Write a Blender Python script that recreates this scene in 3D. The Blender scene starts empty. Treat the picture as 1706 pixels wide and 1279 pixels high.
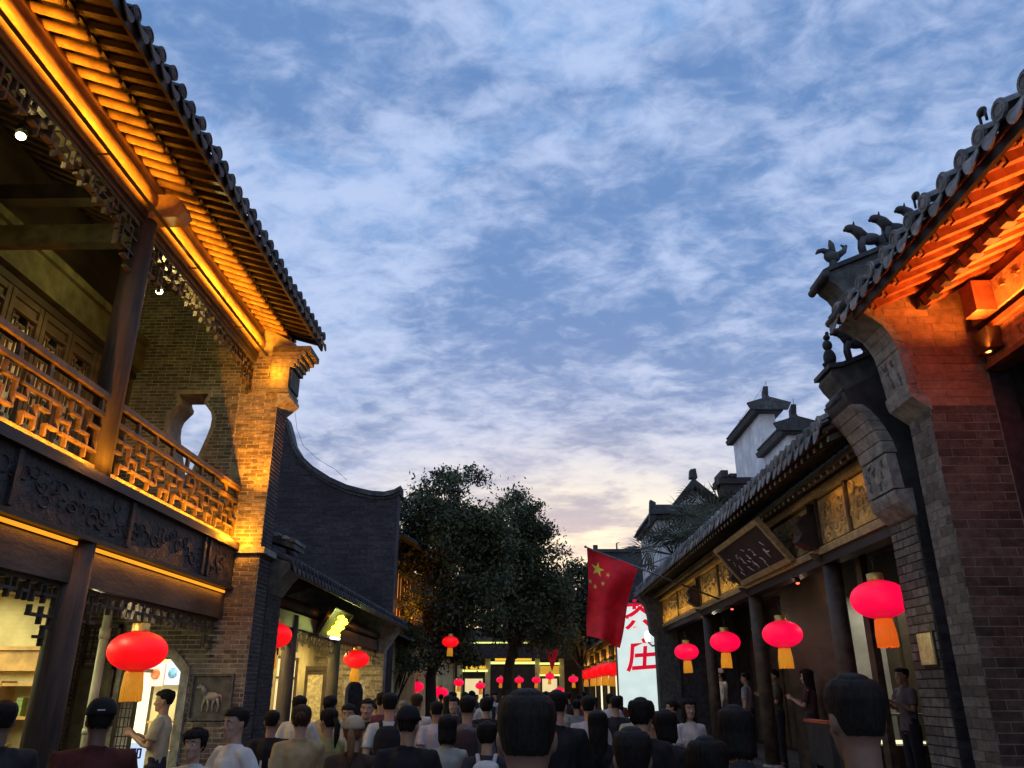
import bpy, bmesh, math, random
from mathutils import Vector, Matrix, noise as mnoise
R = math.radians
random.seed(7)
SC = bpy.context.scene
COL = SC.collection
# ------------------------------------------------------------------ camera
cam = bpy.data.cameras.new("camera"); camo = bpy.data.objects.new("camera", cam); COL.objects.link(camo)
PITCH = math.atan(.39)
camo.location = (0, 0, 1.75); camo.rotation_euler = (R(90)+PITCH, 0, R(1.0))
cam.sensor_fit = 'HORIZONTAL'; cam.sensor_width = 36; cam.lens = 36*1309/1706
cam.clip_start = .05; cam.clip_end = 900
SC.camera = camo
# ------------------------------------------------------------------ render / colour
SC.render.engine = 'CYCLES'
SC.cycles.use_denoising = True
SC.cycles.max_bounces = 6; SC.cycles.diffuse_bounces = 3; SC.cycles.glossy_bounces = 3
SC.cycles.transparent_max_bounces = 8
SC.cycles.sample_clamp_indirect = 4.0
SC.cycles.caustics_reflective = False; SC.cycles.caustics_refractive = False
SC.view_settings.view_transform = 'Standard'; SC.view_settings.look = 'None'
SC.view_settings.exposure = 0.0; SC.view_settings.gamma = 1.0
try: SC.view_settings.use_curve_mapping = False
except Exception: pass
# ------------------------------------------------------------------ node helper
class NT:
    def __init__(s, nt): s.nt = nt; s.n = nt.nodes; s.l = nt.links
    def new(s, t, **k):
        nd = s.n.new(t)
        for a, b in k.items(): setattr(nd, a, b)
        return nd
    def link(s, a, b): s.l.new(a, b)
    def val(s, sock, v):
        if hasattr(v, 'is_output'): s.l.new(v, sock)
        else: sock.default_value = v
    def math(s, op, a, b=0.0, c=None, clamp=False):
        m = s.new('ShaderNodeMath', operation=op); m.use_clamp = clamp
        s.val(m.inputs[0], a); s.val(m.inputs[1], b)
        if c is not None: s.val(m.inputs[2], c)
        return m.outputs[0]
    def mix(s, f, a, b, bt='MIX'):
        m = s.new('ShaderNodeMix', data_type='RGBA', blend_type=bt)
        s.val(m.inputs[0], f); s.val(m.inputs[6], a); s.val(m.inputs[7], b)
        return m.outputs[2]
    def noise(s, vec, scale, detail=4, rough=.55, dist=0.0):
        m = s.new('ShaderNodeTexNoise'); s.val(m.inputs['Vector'], vec)
        m.inputs['Scale'].default_value = scale; m.inputs['Detail'].default_value = detail
        m.inputs['Roughness'].default_value = rough; m.inputs['Distortion'].default_value = dist
        return m.outputs['Fac']
    def mapr(s, v, a, b, c=0.0, d=1.0, smooth=True):
        m = s.new('ShaderNodeMapRange'); m.interpolation_type = 'SMOOTHSTEP' if smooth else 'LINEAR'
        s.val(m.inputs[0], v)
        for i, x in enumerate((a, b, c, d)): m.inputs[i+1].default_value = x
        return m.outputs[0]
    def vmap(s, vec, loc=(0,0,0), rot=(0,0,0), sc=(1,1,1)):
        m = s.new('ShaderNodeMapping'); s.val(m.inputs[0], vec)
        m.inputs[1].default_value = loc; m.inputs[2].default_value = rot; m.inputs[3].default_value = sc
        return m.outputs[0]
C4 = lambda c: (c[0], c[1], c[2], 1.0)
# ------------------------------------------------------------------ world: dusk sky with broken altocumulus
W = bpy.data.worlds.new("World"); SC.world = W; W.use_nodes = True
w = NT(W.node_tree)
for n_ in list(w.n): w.n.remove(n_)
tc = w.new('ShaderNodeTexCoord'); D = tc.outputs['Generated']
sep = w.new('ShaderNodeSeparateXYZ'); w.link(D, sep.inputs[0])
zz = w.math('MAXIMUM', sep.outputs[2], 0.0)
den = w.math('ADD', zz, .16)
px = w.math('DIVIDE', sep.outputs[0], den); py = w.math('DIVIDE', sep.outputs[1], den)
cb = w.new('ShaderNodeCombineXYZ'); w.link(px, cb.inputs[0]); w.link(py, cb.inputs[1])
P = cb.outputs[0]
Ps = w.vmap(P, rot=(0, 0, R(32)), sc=(.95, 1.25, 1))
big = w.noise(w.vmap(Ps, loc=(3.1, 1.7, 0)), 1.05, 3, .5, .35)
mid = w.noise(w.vmap(Ps, loc=(-2.0, 5.2, 0)), 2.6, 7, .60, .25)
fine = w.noise(w.vmap(Ps, loc=(9.0, 2.2, 0)), 7.0, 6, .60, .35)
elev = zz
blue = w.mix(w.mapr(elev, .05, .72), C4((.33,.41,.64)), C4((.150,.325,.66)))
shade = w.mix(w.mapr(elev, .05, .5), C4((.25,.32,.50)), C4((.125,.25,.53)))
lit = w.mix(w.mapr(elev, .08, .5), C4((.72,.72,.80)), C4((.54,.65,.92)))
m1 = w.math('ADD', w.math('MULTIPLY', big, .58), w.math('MULTIPLY', mid, .42))
darkmask = w.mapr(w.math('ADD', big, w.math('MULTIPLY', w.math('SUBTRACT', mid, .5), .9)), .42, .58)
base = w.mix(darkmask, shade, blue)
m2 = w.math('ADD', w.math('MULTIPLY', m1, .60), w.math('MULTIPLY', fine, .40))
mott = w.noise(w.vmap(Ps, loc=(4.4, 8.1, 0), rot=(0,0,R(20))), 15.0, 4, .6, .5)
litmask = w.mapr(w.math('ADD', m2, w.math('MULTIPLY', w.math('SUBTRACT', mott, .5), .30)), .375, .61)
c1 = w.mix(w.math('MULTIPLY', litmask, .78), base, lit)
# warm pale afterglow low over the end of the street
dp = w.new('ShaderNodeVectorMath', operation='DOT_PRODUCT'); w.link(D, dp.inputs[0])
a_ = R(-4); e_ = R(6); dp.inputs[1].default_value = (math.sin(-a_)*math.cos(e_), math.cos(a_)*math.cos(e_), math.sin(e_))
g = w.mapr(dp.outputs['Value'], .935, .995)
glow = w.mix(w.mapr(w.math('ADD', mid, w.math('MULTIPLY', fine, .3)), .50, .74), C4((.40,.42,.50)), C4((1.0,.93,.70)))
lowm = w.mapr(elev, .34, .15)
c2 = w.mix(w.math('MULTIPLY', g, w.math('MULTIPLY', lowm, .95)), c1, glow)
ns = w.new('ShaderNodeTexSky', sky_type='NISHITA'); ns.sun_disc = False
ns.sun_elevation = R(1.0); ns.sun_rotation = R(2)
bg1 = w.new('ShaderNodeBackground'); w.link(ns.outputs[0], bg1.inputs[0]); bg1.inputs[1].default_value = .05
bg2 = w.new('ShaderNodeBackground'); w.link(c2, bg2.inputs[0]); bg2.inputs[1].default_value = 1.0
add = w.new('ShaderNodeAddShader'); w.link(bg1.outputs[0], add.inputs[0]); w.link(bg2.outputs[0], add.inputs[1])
wo = w.new('ShaderNodeOutputWorld'); w.link(add.outputs[0], wo.inputs[0])
sun = bpy.data.lights.new("sun", 'SUN'); sun.energy = .04; sun.angle = R(12); sun.color = (1, .75, .55)
so = bpy.data.objects.new("sun", sun); COL.objects.link(so); so.rotation_euler = (R(-88), 0, R(-2))
# ------------------------------------------------------------------ materials
MATS = {}
def mat(name, col, rough=.6, var=.25, scale=6.0, bump=.15, stretch=(1,1,1), rnd=0.0, metal=0.0, emit=None, estr=0.0, spec=.4, col2=None, bscale=None, island=False):
    if name in MATS: return MATS[name]
    m = bpy.data.materials.new(name); m.use_nodes = True; t = NT(m.node_tree)
    b = t.n['Principled BSDF']
    geo = t.new('ShaderNodeNewGeometry'); pos = t.vmap(geo.outputs['Position'], sc=stretch)
    nz = t.noise(pos, scale, 5, .6)
    c2_ = col2 or tuple(min(1, x*(1+var*1.6)) for x in col); c1_ = tuple(x*(1-var) for x in col)
    c = t.mix(t.mapr(nz, .3, .7), C4(c1_), C4(c2_))
    if rnd:
        oi = t.new('ShaderNodeObjectInfo')
        r_ = oi.outputs['Random']
        if island: r_ = t.math('FRACT', t.math('ADD', r_, geo.outputs['Random Per Island']))
        k = t.mapr(r_, 0, 1, 1-rnd, 1+rnd, False)
        mm = t.new('ShaderNodeVectorMath', operation='SCALE'); t.link(c, mm.inputs[0]); t.link(k, mm.inputs['Scale'])
        c = mm.outputs[0]
    gr = t.mapr(t.noise(geo.outputs['Position'], .9, 4, .65), .3, .7, .72, 1.16)
    g2 = t.new('ShaderNodeVectorMath', operation='SCALE'); t.link(c, g2.inputs[0]); t.link(gr, g2.inputs['Scale']); c = g2.outputs[0]
    t.link(c, b.inputs['Base Color'])
    b.inputs['Roughness'].default_value = rough; b.inputs['Metallic'].default_value = metal
    b.inputs['Specular IOR Level'].default_value = spec
    t.link(t.mapr(nz, .2, .8, max(0, rough-.12), min(1, rough+.12), False), b.inputs['Roughness'])
    if bump:
        bp = t.new('ShaderNodeBump'); bp.inputs['Strength'].default_value = bump*2; bp.inputs['Distance'].default_value = .02
        t.link(t.noise(pos, bscale or scale*5, 6, .65), bp.inputs['Height']); t.link(bp.outputs[0], b.inputs['Normal'])
    if emit:
        b.inputs['Emission Color'].default_value = C4(emit); b.inputs['Emission Strength'].default_value = estr
    MATS[name] = m; return m
wood_dark = mat('wood_dark', (.032,.024,.019), .5, .4, 5, .12, (1,.25,1))
wood_mid = mat('wood_mid', (.068,.050,.033), .5, .35, 6, .12, (1,.25,1))
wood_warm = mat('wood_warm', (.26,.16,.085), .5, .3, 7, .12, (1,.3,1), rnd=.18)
wood_rail = mat('wood_rail', (.155,.10,.04), .5, .35, 9, .12, rnd=.15)
wood_olive = mat('wood_olive', (.10,.095,.055), .55, .35, 5, .15)
wood_red = mat('wood_red', (.30,.10,.05), .5, .3, 7, .12, rnd=.15)
wood_col = mat('wood_column', (.055,.042,.032), .75, .5, 3, .15, (2.5,2.5,.3))
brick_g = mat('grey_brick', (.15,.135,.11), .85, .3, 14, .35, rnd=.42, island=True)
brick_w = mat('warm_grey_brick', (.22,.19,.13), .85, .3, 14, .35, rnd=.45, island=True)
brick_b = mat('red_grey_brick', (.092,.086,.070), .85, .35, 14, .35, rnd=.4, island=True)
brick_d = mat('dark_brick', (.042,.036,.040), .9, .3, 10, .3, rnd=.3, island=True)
mortar = mat('pale_mortar', (.40,.37,.30), .9, .25, 8, .3)
mortar_g = mat('grey_mortar', (.30,.29,.27), .9, .3, 8, .3)
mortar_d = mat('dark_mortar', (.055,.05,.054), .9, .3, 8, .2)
tile_m = mat('roof_tile', (.055,.056,.058), .75, .4, 9, .3, rnd=.35, island=True)
tile_l = mat('roof_tile_weathered', (.19,.19,.185), .8, .4, 9, .3, rnd=.35, island=True)
stone = mat('carved_stone', (.32,.31,.27), .8, .3, 9, .5)
stone_d = mat('carved_stone_dark', (.10,.10,.09), .8, .3, 9, .5)
carve = mat('carved_fascia', (.035,.031,.030), .6, .4, 7, .9, bscale=9)
carve_gold = mat('carved_panel_wood', (.26,.19,.09), .5, .4, 9, .6, bscale=16)
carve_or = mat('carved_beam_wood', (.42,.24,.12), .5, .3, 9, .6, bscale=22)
plaster = mat('white_plaster', (.80,.80,.80), .9, .12, 1.5, .05)
plaster_w = mat('warm_plaster', (.58,.52,.30), .85, .15, 2, .05)
pave = mat('paving_stone', (.11,.105,.10), .6, .35, 3, .3, rnd=.25, island=True)
jointm = mat('paving_joint', (.05,.05,.048), .9, .3, 5, .2)
gold = mat('gold_trim', (.75,.50,.12), .35, .15, 12, .05, metal=.6)
frame_gold = mat('plaque_frame_gold', (.42,.30,.13), .45, .25, 12, .1)
board_blk = mat('plaque_board', (.045,.032,.030), .6, .3, 8, .1, spec=.2)
silver = mat('silver_paint', (.65,.65,.62), .4, .1, 12, .02)
metal_g = mat('grey_metal', (.16,.16,.16), .4, .2, 12, .02, metal=.7)
brass = mat('brass_plate', (.85,.72,.28), .35, .2, 14, .4, metal=.1, bscale=40)
redm = mat('red_flag_cloth', (.78,.010,.022), .7, .12, 4, .05)
yelm = mat('yellow_star', (.85,.62,.04), .6, .1, 8, .02)
redch = mat('red_brush_paint', (.62,.01,.03), .6, .1, 8, 0, emit=(.75,.004,.03), estr=.75)
iron = mat('black_iron', (.03,.03,.03), .5, .2, 8, .05)
barkm = mat('tree_bark', (.05,.04,.032), .9, .4, 9, .6, (1,1,.3))
def emis(name, col, s):
    if name in MATS: return MATS[name]
    m = bpy.data.materials.new(name); m.use_nodes = True; t = NT(m.node_tree)
    b = t.n['Principled BSDF']; geo = t.new('ShaderNodeNewGeometry')
    nz = t.noise(geo.outputs['Position'], 3.0, 2)
    c = t.mix(t.mapr(nz, .3, .7), C4(tuple(x*.9 for x in col)), C4(col))
    b.inputs['Base Color'].default_value = C4(tuple(x*.5 for x in col)); t.link(c, b.inputs['Emission Color'])
    b.inputs['Emission Strength'].default_value = s; MATS[name] = m; return m
led = emis('led_amber', (1,.36,.02), 1.25)
led_y = emis('led_yellow', (1,.85,.35), 1.6)
led_g = emis('led_lime', (.9,.95,.25), 1.3)
bulb = emis('lamp_bulb', (1,.95,.55), 12)
win_o = emis('lit_window_amber', (1,.36,.05), .55)
win_y = emis('lit_window_yellow', (1,.80,.42), .80)
win_w = emis('lit_panel_white', (1,.93,.62), 1.25)
screen = emis('lit_sign_face', (.78,.93,.88), .85)
neon = emis('neon_lime', (1,.95,.06), 4.0)
glare_w = emis('neon_white', (.95,.9,1), 2.5)
poster = emis('lit_poster_red', (.95,.12,.03), .8)
def glassm():
    m = bpy.data.materials.new('window_glass'); m.use_nodes = True; t = NT(m.node_tree)
    for n_ in list(t.n): t.n.remove(n_)
    tr = t.new('ShaderNodeBsdfTransparent'); tr.inputs[0].default_value = (.93,.95,.93,1)
    gl = t.new('ShaderNodeBsdfGlossy'); gl.inputs['Roughness'].default_value = .05
    fr_ = t.new('ShaderNodeLayerWeight'); fr_.inputs[0].default_value = .25
    mx = t.new('ShaderNodeMixShader'); t.link(t.math('MULTIPLY', fr_.outputs['Facing'], .22), mx.inputs[0]); t.link(tr.outputs[0], mx.inputs[1]); t.link(gl.outputs[0], mx.inputs[2])
    o = t.new('ShaderNodeOutputMaterial'); t.link(mx.outputs[0], o.inputs[0]); return m
glass = glassm()
def leafm(name, ca, cb_):
    m = bpy.data.materials.new(name); m.use_nodes = True; t = NT(m.node_tree); b = t.n['Principled BSDF']
    geo = t.new('ShaderNodeNewGeometry')
    c = t.mix(geo.outputs['Random Per Island'], C4(ca), C4(cb_))
    c = t.mix(t.mapr(t.noise(geo.outputs['Position'], 1.1, 3), .35, .65), c, C4(tuple(x*1.5 for x in cb_)))
    t.link(c, b.inputs['Base Color']); b.inputs['Roughness'].default_value = .55
    return m
leaf1 = leafm('tree_leaf', (.022,.030,.012), (.048,.060,.022))
leaf2 = leafm('palm_leaf', (.030,.038,.022), (.07,.075,.045))
# ------------------------------------------------------------------ mesh builder
class MB:
    def __init__(s): s.v = []; s.f = []; s.sm = []
    def add(s, vs, fs, smooth=False):
        o = len(s.v); s.v += [tuple(p) for p in vs]; s.f += [tuple(i+o for i in f) for f in fs]; s.sm += [smooth]*len(fs); return s
    def box(s, x0, x1, y0, y1, z0, z1):
        return s.add([(x0,y0,z0),(x1,y0,z0),(x1,y1,z0),(x0,y1,z0),(x0,y0,z1),(x1,y0,z1),(x1,y1,z1),(x0,y1,z1)],
            [(0,3,2,1),(4,5,6,7),(0,1,5,4),(1,2,6,5),(2,3,7,6),(3,0,4,7)])
    def tube(s, pts, rs, n=8, smooth=True, flat=1.0):
        if not hasattr(rs, '__len__'): rs = [rs]*len(pts)
        pts = [Vector(p) for p in pts]; o = []
        up = None
        for i, p in enumerate(pts):
            d = (pts[min(i+1, len(pts)-1)] - pts[max(i-1, 0)]).normalized()
            if up is None:
                a = Vector((0,0,1)) if abs(d.z) < .9 else Vector((1,0,0))
                u = d.cross(a).normalized()
            else: u = (up - d*up.dot(d)).normalized()
            up = u; v = d.cross(u)
            for k in range(n):
                t = 2*math.pi*k/n
                o.append(p + u*math.cos(t)*rs[i] + v*math.sin(t)*rs[i]*flat)
        f = []
        for i in range(len(pts)-1):
            for k in range(n):
                a = i*n+k; b = i*n+(k+1) % n; f.append((a, b, b+n, a+n))
        f.append(tuple(reversed(range(n)))); f.append(tuple(range((len(pts)-1)*n, len(pts)*n)))
        return s.add(o, f, smooth)
    def rings(s, rg, n=20, smooth=True):   # rg: (z, rx, ry, cx, cy)
        o = []
        for (z, rx, ry, cx, cy) in rg:
            for k in range(n):
                t = 2*math.pi*k/n; o.append((cx+rx*math.cos(t), cy+ry*math.sin(t), z))
        f = []
        for i in range(len(rg)-1):
            for k in range(n):
                a = i*n+k; b = i*n+(k+1) % n; f.append((a, b, b+n, a+n))
        f.append(tuple(reversed(range(n)))); f.append(tuple(range((len(rg)-1)*n, len(rg)*n)))
        return s.add(o, f, smooth)
    def ball(s, c, r, n=10):
        rx, ry, rz = r if hasattr(r, '__len__') else (r, r, r)
        rg = []
        for i in range(1, n):
            t = math.pi*i/n; rg.append((c[2]-rz*math.cos(t), rx*math.sin(t), ry*math.sin(t), c[0], c[1]))
        return s.rings(rg, n*2)
    def prism(s, poly, axis, a0, a1):
        def P3(u, v, a): return (a, u, v) if axis == 'x' else ((u, a, v) if axis == 'y' else (u, v, a))
        n = len(poly)
        vs = [P3(u, v, a0) for u, v in poly] + [P3(u, v, a1) for u, v in poly]
        fs = [tuple(range(n)), tuple(reversed(range(n, 2*n)))] + [(i, (i+1) % n, n+(i+1) % n, n+i) for i in range(n)]
        return s.add(vs, fs)
    def mesh(s, name, m=None, base=(0,0,0)):
        me = bpy.data.meshes.new(name)
        b = base; me.from_pydata([(x-b[0], y-b[1], z-b[2]) for x, y, z in s.v], [], s.f)
        if any(s.sm): me.polygons.foreach_set('use_smooth', s.sm)
        if m: me.materials.append(m)
        bm = bmesh.new(); bm.from_mesh(me); bmesh.ops.recalc_face_normals(bm, faces=bm.faces); bm.to_mesh(me); bm.free()
        return me
BASE = {}
def thing(name, label, cat, loc, group=None):
    o = bpy.data.objects.new(name, None); COL.objects.link(o); o.location = loc; o.empty_display_size = .2
    o['label'] = label; o['category'] = cat
    if group: o['group'] = group
    BASE[o.name] = Vector(loc); return o
def newobj(name, me, parent=None, loc=(0,0,0)):
    o = bpy.data.objects.new(name, me); COL.objects.link(o); o.location = loc
    if parent: o.parent = parent; BASE[o.name] = BASE[parent.name]
    return o
def part(name, mb, m, parent, label=None, kind=None):
    me = mb.mesh(name, m, BASE[parent.name]); o = newobj(name, me, parent)
    if label: o['label'] = label
    if kind: o['kind'] = kind
    return o
def put(name, me, parent, pos, sc=(1,1,1), rot=None, m=None):
    o = bpy.data.objects.new(name, me); COL.objects.link(o); o.parent = parent
    BASE[o.name] = BASE[parent.name]
    o.location = Vector(pos) - BASE[parent.name]; o.scale = sc
    if rot is not None: o.rotation_euler = rot
    return o
def solo(name, mb, m, label, cat, loc=(0,0,0), group=None):
    me = mb.mesh(name, m, loc); o = newobj(name, me, None, loc); o['label'] = label; o['category'] = cat
    if group: o['group'] = group
    BASE[o.name] = Vector(loc); return o
def struct(name, mb, m):
    o = newobj(name, mb.mesh(name, m)); o['kind'] = 'structure'; BASE[o.name] = Vector((0,0,0)); return o
CUBES = {}
def cube(m):
    if m.name not in CUBES: CUBES[m.name] = MB().box(-.5,.5,-.5,.5,-.5,.5).mesh('block_'+m.name, m)
    return CUBES[m.name]
BCUBES = {}
def bcube(m):     # slightly chamfered unit block for beams and rafters
    return cube(m)
def bar(name, parent, x0, x1, y0, y1, z0, z1, m):
    return put(name, cube(m), parent, ((x0+x1)/2, (y0+y1)/2, (z0+z1)/2), (x1-x0, y1-y0, z1-z0))
def plate(name, outline, holes, axis, a0, a1, m, parent):
    """a wall slab with real openings: 2D curve with holes, extruded to thickness"""
    cu = bpy.data.curves.new(name, 'CURVE'); cu.dimensions = '2D'; cu.fill_mode = 'BOTH'; cu.extrude = (a1-a0)/2
    for poly in [outline]+holes:
        sp = cu.splines.new('POLY'); sp.points.add(len(poly)-1)
        for i, p in enumerate(poly): sp.points[i].co = (p[0], p[1], 0, 1)
        sp.use_cyclic_u = True
    to = bpy.data.objects.new('tmp', cu); COL.objects.link(to); dg = bpy.context.evaluated_depsgraph_get()
    me = bpy.data.meshes.new_from_object(to.evaluated_get(dg)); bpy.data.objects.remove(to)
    mid = (a0+a1)/2; b = BASE[parent.name]
    for v in me.vertices:
        u, vv, t = v.co
        v.co = Vector((u, mid-t, vv)) - b if axis == 'y' else Vector((mid+t, u, vv)) - b
    me.materials.clear(); me.materials.append(m); me.name = name
    return newobj(name, me, parent)
BR_LEFT = {}
def bricks(parent, budget_key, axis, plane, outward, u0, u1, z0, z1, m, bl=.24, bh=.06, proud=.006, holes=None, clipf=None, individual=True, joint=.012, seed=1, name='brick'):
    """rows of bricks proud of a mortar core. plane = coordinate of the wall surface, outward=+-1"""
    rnd = random.Random(seed); nrow = max(1, int(round((z1-z0)/bh))); h = (z1-z0)/nrow
    ind = []; 
    for r in range(nrow):
        za = z0+r*h+joint/2; zb = z0+(r+1)*h-joint/2; zc = (za+zb)/2
        a, b = u0, u1
        if clipf:
            ab = clipf(zc)
            if not ab: continue
            a, b = ab
        spans = [(a, b)]
        for hf in (holes or []):
            hh = hf(zc)
            if hh:
                ns_ = []
                for (p, q) in spans:
                    if hh[1] <= p or hh[0] >= q: ns_.append((p, q)); continue
                    if hh[0] > p: ns_.append((p, hh[0]))
                    if hh[1] < q: ns_.append((hh[1], q))
                spans = ns_
        off = (r % 2)*bl/2 + rnd.uniform(-.01, .01)
        for (p, q) in spans:
            k = math.floor((p-u0+off)/bl)
            x = u0-off+k*bl
            while x < q:
                xa = max(p, x)+joint/2; xb = min(q, x+bl)-joint/2
                if xb-xa > .02: ind.append((xa, xb, za, zb))
                x += bl
    left = BR_LEFT.get(budget_key, 0) if individual else 0
    sel = ind[:left] if left < len(ind) else ind
    rest = ind[len(sel):] if individual else ind
    if not individual: sel = []
    BR_LEFT[budget_key] = left-len(sel) if individual else BR_LEFT.get(budget_key, 0)
    def box6(xa, xb, za, zb):
        d = proud*rnd.uniform(.55, 1.25); lo = plane-outward*.01; hi = plane+outward*d
        lo, hi = min(lo, hi), max(lo, hi)
        return (xa, xb, lo, hi, za, zb) if axis == 'y' else (lo, hi, xa, xb, za, zb)
    for s_ in sel:
        b6 = box6(*s_); bar(name, parent, *b6, m)
    if rest:
        mb = MB()
        for s_ in rest: mb.box(*box6(*s_))
        o = part('brickwork', mb, m, parent); o['kind'] = 'stuff'
    return len(sel), len(rest)
def area(name, loc, size, power, col, direction, spread=None):
    l = bpy.data.lights.new(name, 'AREA'); l.shape = 'RECTANGLE'; l.size = size[0]; l.size_y = size[1]; l.energy = power; l.color = col
    if spread: l.spread = R(spread)
    o = bpy.data.objects.new(name, l); COL.objects.link(o); o.location = loc
    d = Vector(direction).normalized()
    # local -Z -> d, local X along world Y where possible
    z = -d; x = Vector((0,1,0)); 
    if abs(x.dot(z)) > .95: x = Vector((1,0,0))
    x = (x - z*x.dot(z)).normalized(); y = z.cross(x)
    o.rotation_euler = Matrix((x, y, z)).transposed().to_euler(); return o
def point(name, loc, power, col, rad=.05):
    l = bpy.data.lights.new(name, 'POINT'); l.energy = power; l.color = col; l.shadow_soft_size = rad
    o = bpy.data.objects.new(name, l); COL.objects.link(o); o.location = loc; return o
AMB = (1, .35, .016); REDO = (1, .24, .03); YEL = (1, .72, .28)
def text_mesh(ch, size, depth, offset=0.0, name='character', shear=0.0):
    cu = bpy.data.curves.new('txt', 'FONT'); cu.body = ch; cu.size = size; cu.extrude = depth; cu.offset = offset; cu.shear = shear; cu.align_x = 'CENTER'; cu.align_y = 'CENTER'
    to = bpy.data.objects.new('tmp', cu); COL.objects.link(to); dg = bpy.context.evaluated_depsgraph_get(); dg.update()
    me = bpy.data.meshes.new_from_object(to.evaluated_get(dg)); bpy.data.objects.remove(to); me.name = name; return me
# ------------------------------------------------------------------ ground
struct('ground', MB().box(-150,150,-60,300,-.5,-.02), jointm)
mb = MB(); rn = random.Random(3)
y = -4.0
while y < 60:
    h = .6
    x = -4.0 - (.45 if int(y/.6) % 2 else 0)
    while x < 4.2:
        mb.box(x+.006, min(x+.9, 4.3)-.006, y+.006, y+h-.006, -.015, rn.uniform(-.002, .003)); x += .9
    y += h
o = struct('street_paving', mb, pave)
# ------------------------------------------------------------------ shared roof pieces
def cover_row_mesh(m, dx, dz, n=14, r=.055, out=-1):
    """a row of overlapping half round cover tiles climbing a slope, from the eave (0,0,0) inward. out=-1: roof climbs towards -x"""
    mb = MB(); L = math.hypot(dx, dz); ux, uz = dx/L*out, dz/L
    for i in range(n):
        a = L*i/n; b = L*(i+1)/n+.015
        r0 = r*1.0; r1 = r*.9; vs = []
        for (t, rr) in ((a, r0), (b, r1)):
            for k in range(7):
                an = math.pi*k/6
                vs.append((ux*t - uz*out*0, rr*math.cos(an), uz*t + rr*math.sin(an)))
        mb.add(vs, [(k, k+1, k+8, k+7) for k in range(6)], True)
    # round end cap with a raised rim, facing the street
    e = -.012*out
    vs = [(e, 0, 0)]+[(e, r*1.12*math.cos(2*math.pi*k/14), r*1.12*math.sin(2*math.pi*k/14)) for k in range(14)]
    mb.add(vs, [(0, k+1, (k+1) % 14+1) for k in range(14)])
    vs2 = [(x-e*2, y, z) for x, y, z in vs]; mb.add(vs2, [(0, (k+1) % 14+1, k+1) for k in range(14)])
    mb.add(vs[1:]+vs2[1:], [(k, (k+1) % 14, 14+(k+1) % 14, 14+k) for k in range(14)])
    mb.add([(e-.006*out*-1*-1, .6*y, .6*z) for x, y, z in vs[1:]]+[(e, .75*y, .75*z) for x, y, z in vs[1:]], [(k, (k+1) % 14, 14+(k+1) % 14, 14+k) for k in range(14)])
    return mb.mesh('cover_tile_row', m)
def drip_mesh(m, w_=.22, h=.13, out=-1, tilt=.35):
    """tongue shaped drip tile hanging at the eave between two cover rows, with its curved pan behind"""
    mb = MB(); N = 12; prof = []
    for k in range(N+1):
        t = k/N; yy = (t-.5)*w_
        top = -.028*math.cos((t-.5)*math.pi)
        bot = top - h*(max(0, math.sin(t*math.pi))**.55)
        prof.append((yy, top, bot))
    vs = []
    for s_ in (0, .014):
        for yy, top, bot in prof: vs.append(((s_)*out, yy, top)); vs.append((s_*out+(bot-top)*tilt*-out*-1, yy, bot))
    n2 = 2*(N+1); fs = []
    for k in range(N):
        a = 2*k; fs.append((a, a+2, a+3, a+1)); fs.append((n2+a, n2+a+1, n2+a+3, n2+a+2))
        fs.append((a+1, a+3, n2+a+3, n2+a+1)); fs.append((a, n2+a, n2+a+2, a+2))
    mb.add(vs, fs)
    pv = []
    for s_, zz_ in ((0, 0), (.35*out, .15)):
        for k in range(N+1):
            yy, top, bot = prof[k]; pv.append((s_, yy, top+zz_+.004)); 
    mb.add(pv, [(k, k+1, N+2+k, N+1+k) for k in range(N)])
    return mb.mesh('drip_tile', m)
def fret(parent, name, x, y0, y1, z0, z1, c, m, t=.028, d=.04, seed=0, edge=True, drop=None, ky=1.0):
    """chinese fretwork of straight bars: interlocking hooks on a grid, each bar its own object"""
    H_ = [((0,3),(2,3)),((1,1),(2,1)),((2,2),(3,2)),((3,3),(4,3)),((2.5,1),(4,1)),((0,2),(1,2)),((3,4),(3.0,4))]
    V_ = [((2,1),(2,3)),((1,2),(1,4)),((3,3),(3,4)),((3,0),(3,2)),((1,0),(1,1)),((0,0),(0,2))]
    nz = max(1, int(round((z1-z0)/c))); ny = int(round((y1-y0)/(c*ky))); cz = (z1-z0)/nz; cy = (y1-y0)/max(1, ny)
    cnt = 0
    for ty in range(0, ny, 4):
        for tz in range(0, nz, 4):
            fl = ((ty//4+tz//4) % 2)
            for (a, b) in H_+V_:
                (ya, za), (yb, zb) = a, b
                if fl: za, zb = 4-zb, 4-za; 
                if (ya, za) == (yb, zb): continue
                if ya > yb: ya, yb = yb, ya
                if za > zb: za, zb = zb, za
                ya += ty; yb += ty; za += tz; zb += tz
                yb = min(yb, ny); zb = min(zb, nz)
                if ya > ny or za > nz or (yb <= ya and zb <= za): continue
                Ya, Yb, Za, Zb = y0+ya*cy, y0+yb*cy, z0+za*cz, z0+zb*cz
                if drop and (Za+Zb)/2 < drop((Ya+Yb)/2): continue
                j = random.uniform(-.0015, .0015)
                if yb > ya: bar(name, parent, x-d/2+j, x+d/2+j, Ya-t/2, Yb+t/2, Za-t/2, Za+t/2, m)
                else: bar(name, parent, x-d/2+.004+j, x+d/2-.004+j, Ya-t/2, Ya+t/2, Za+t/2, max(Zb-t/2, Za+t), m)
                cnt += 1
    return cnt
# ================================================================== LEFT HOUSE with balcony
X0 = -4.0; YG = 10.6; YN = 1.6
L1 = thing('timber_house', 'two-storey timber house with a lit fretwork balcony and brick end wall, nearest on the left', 'house', (-5.8, 6, 0))
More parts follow.
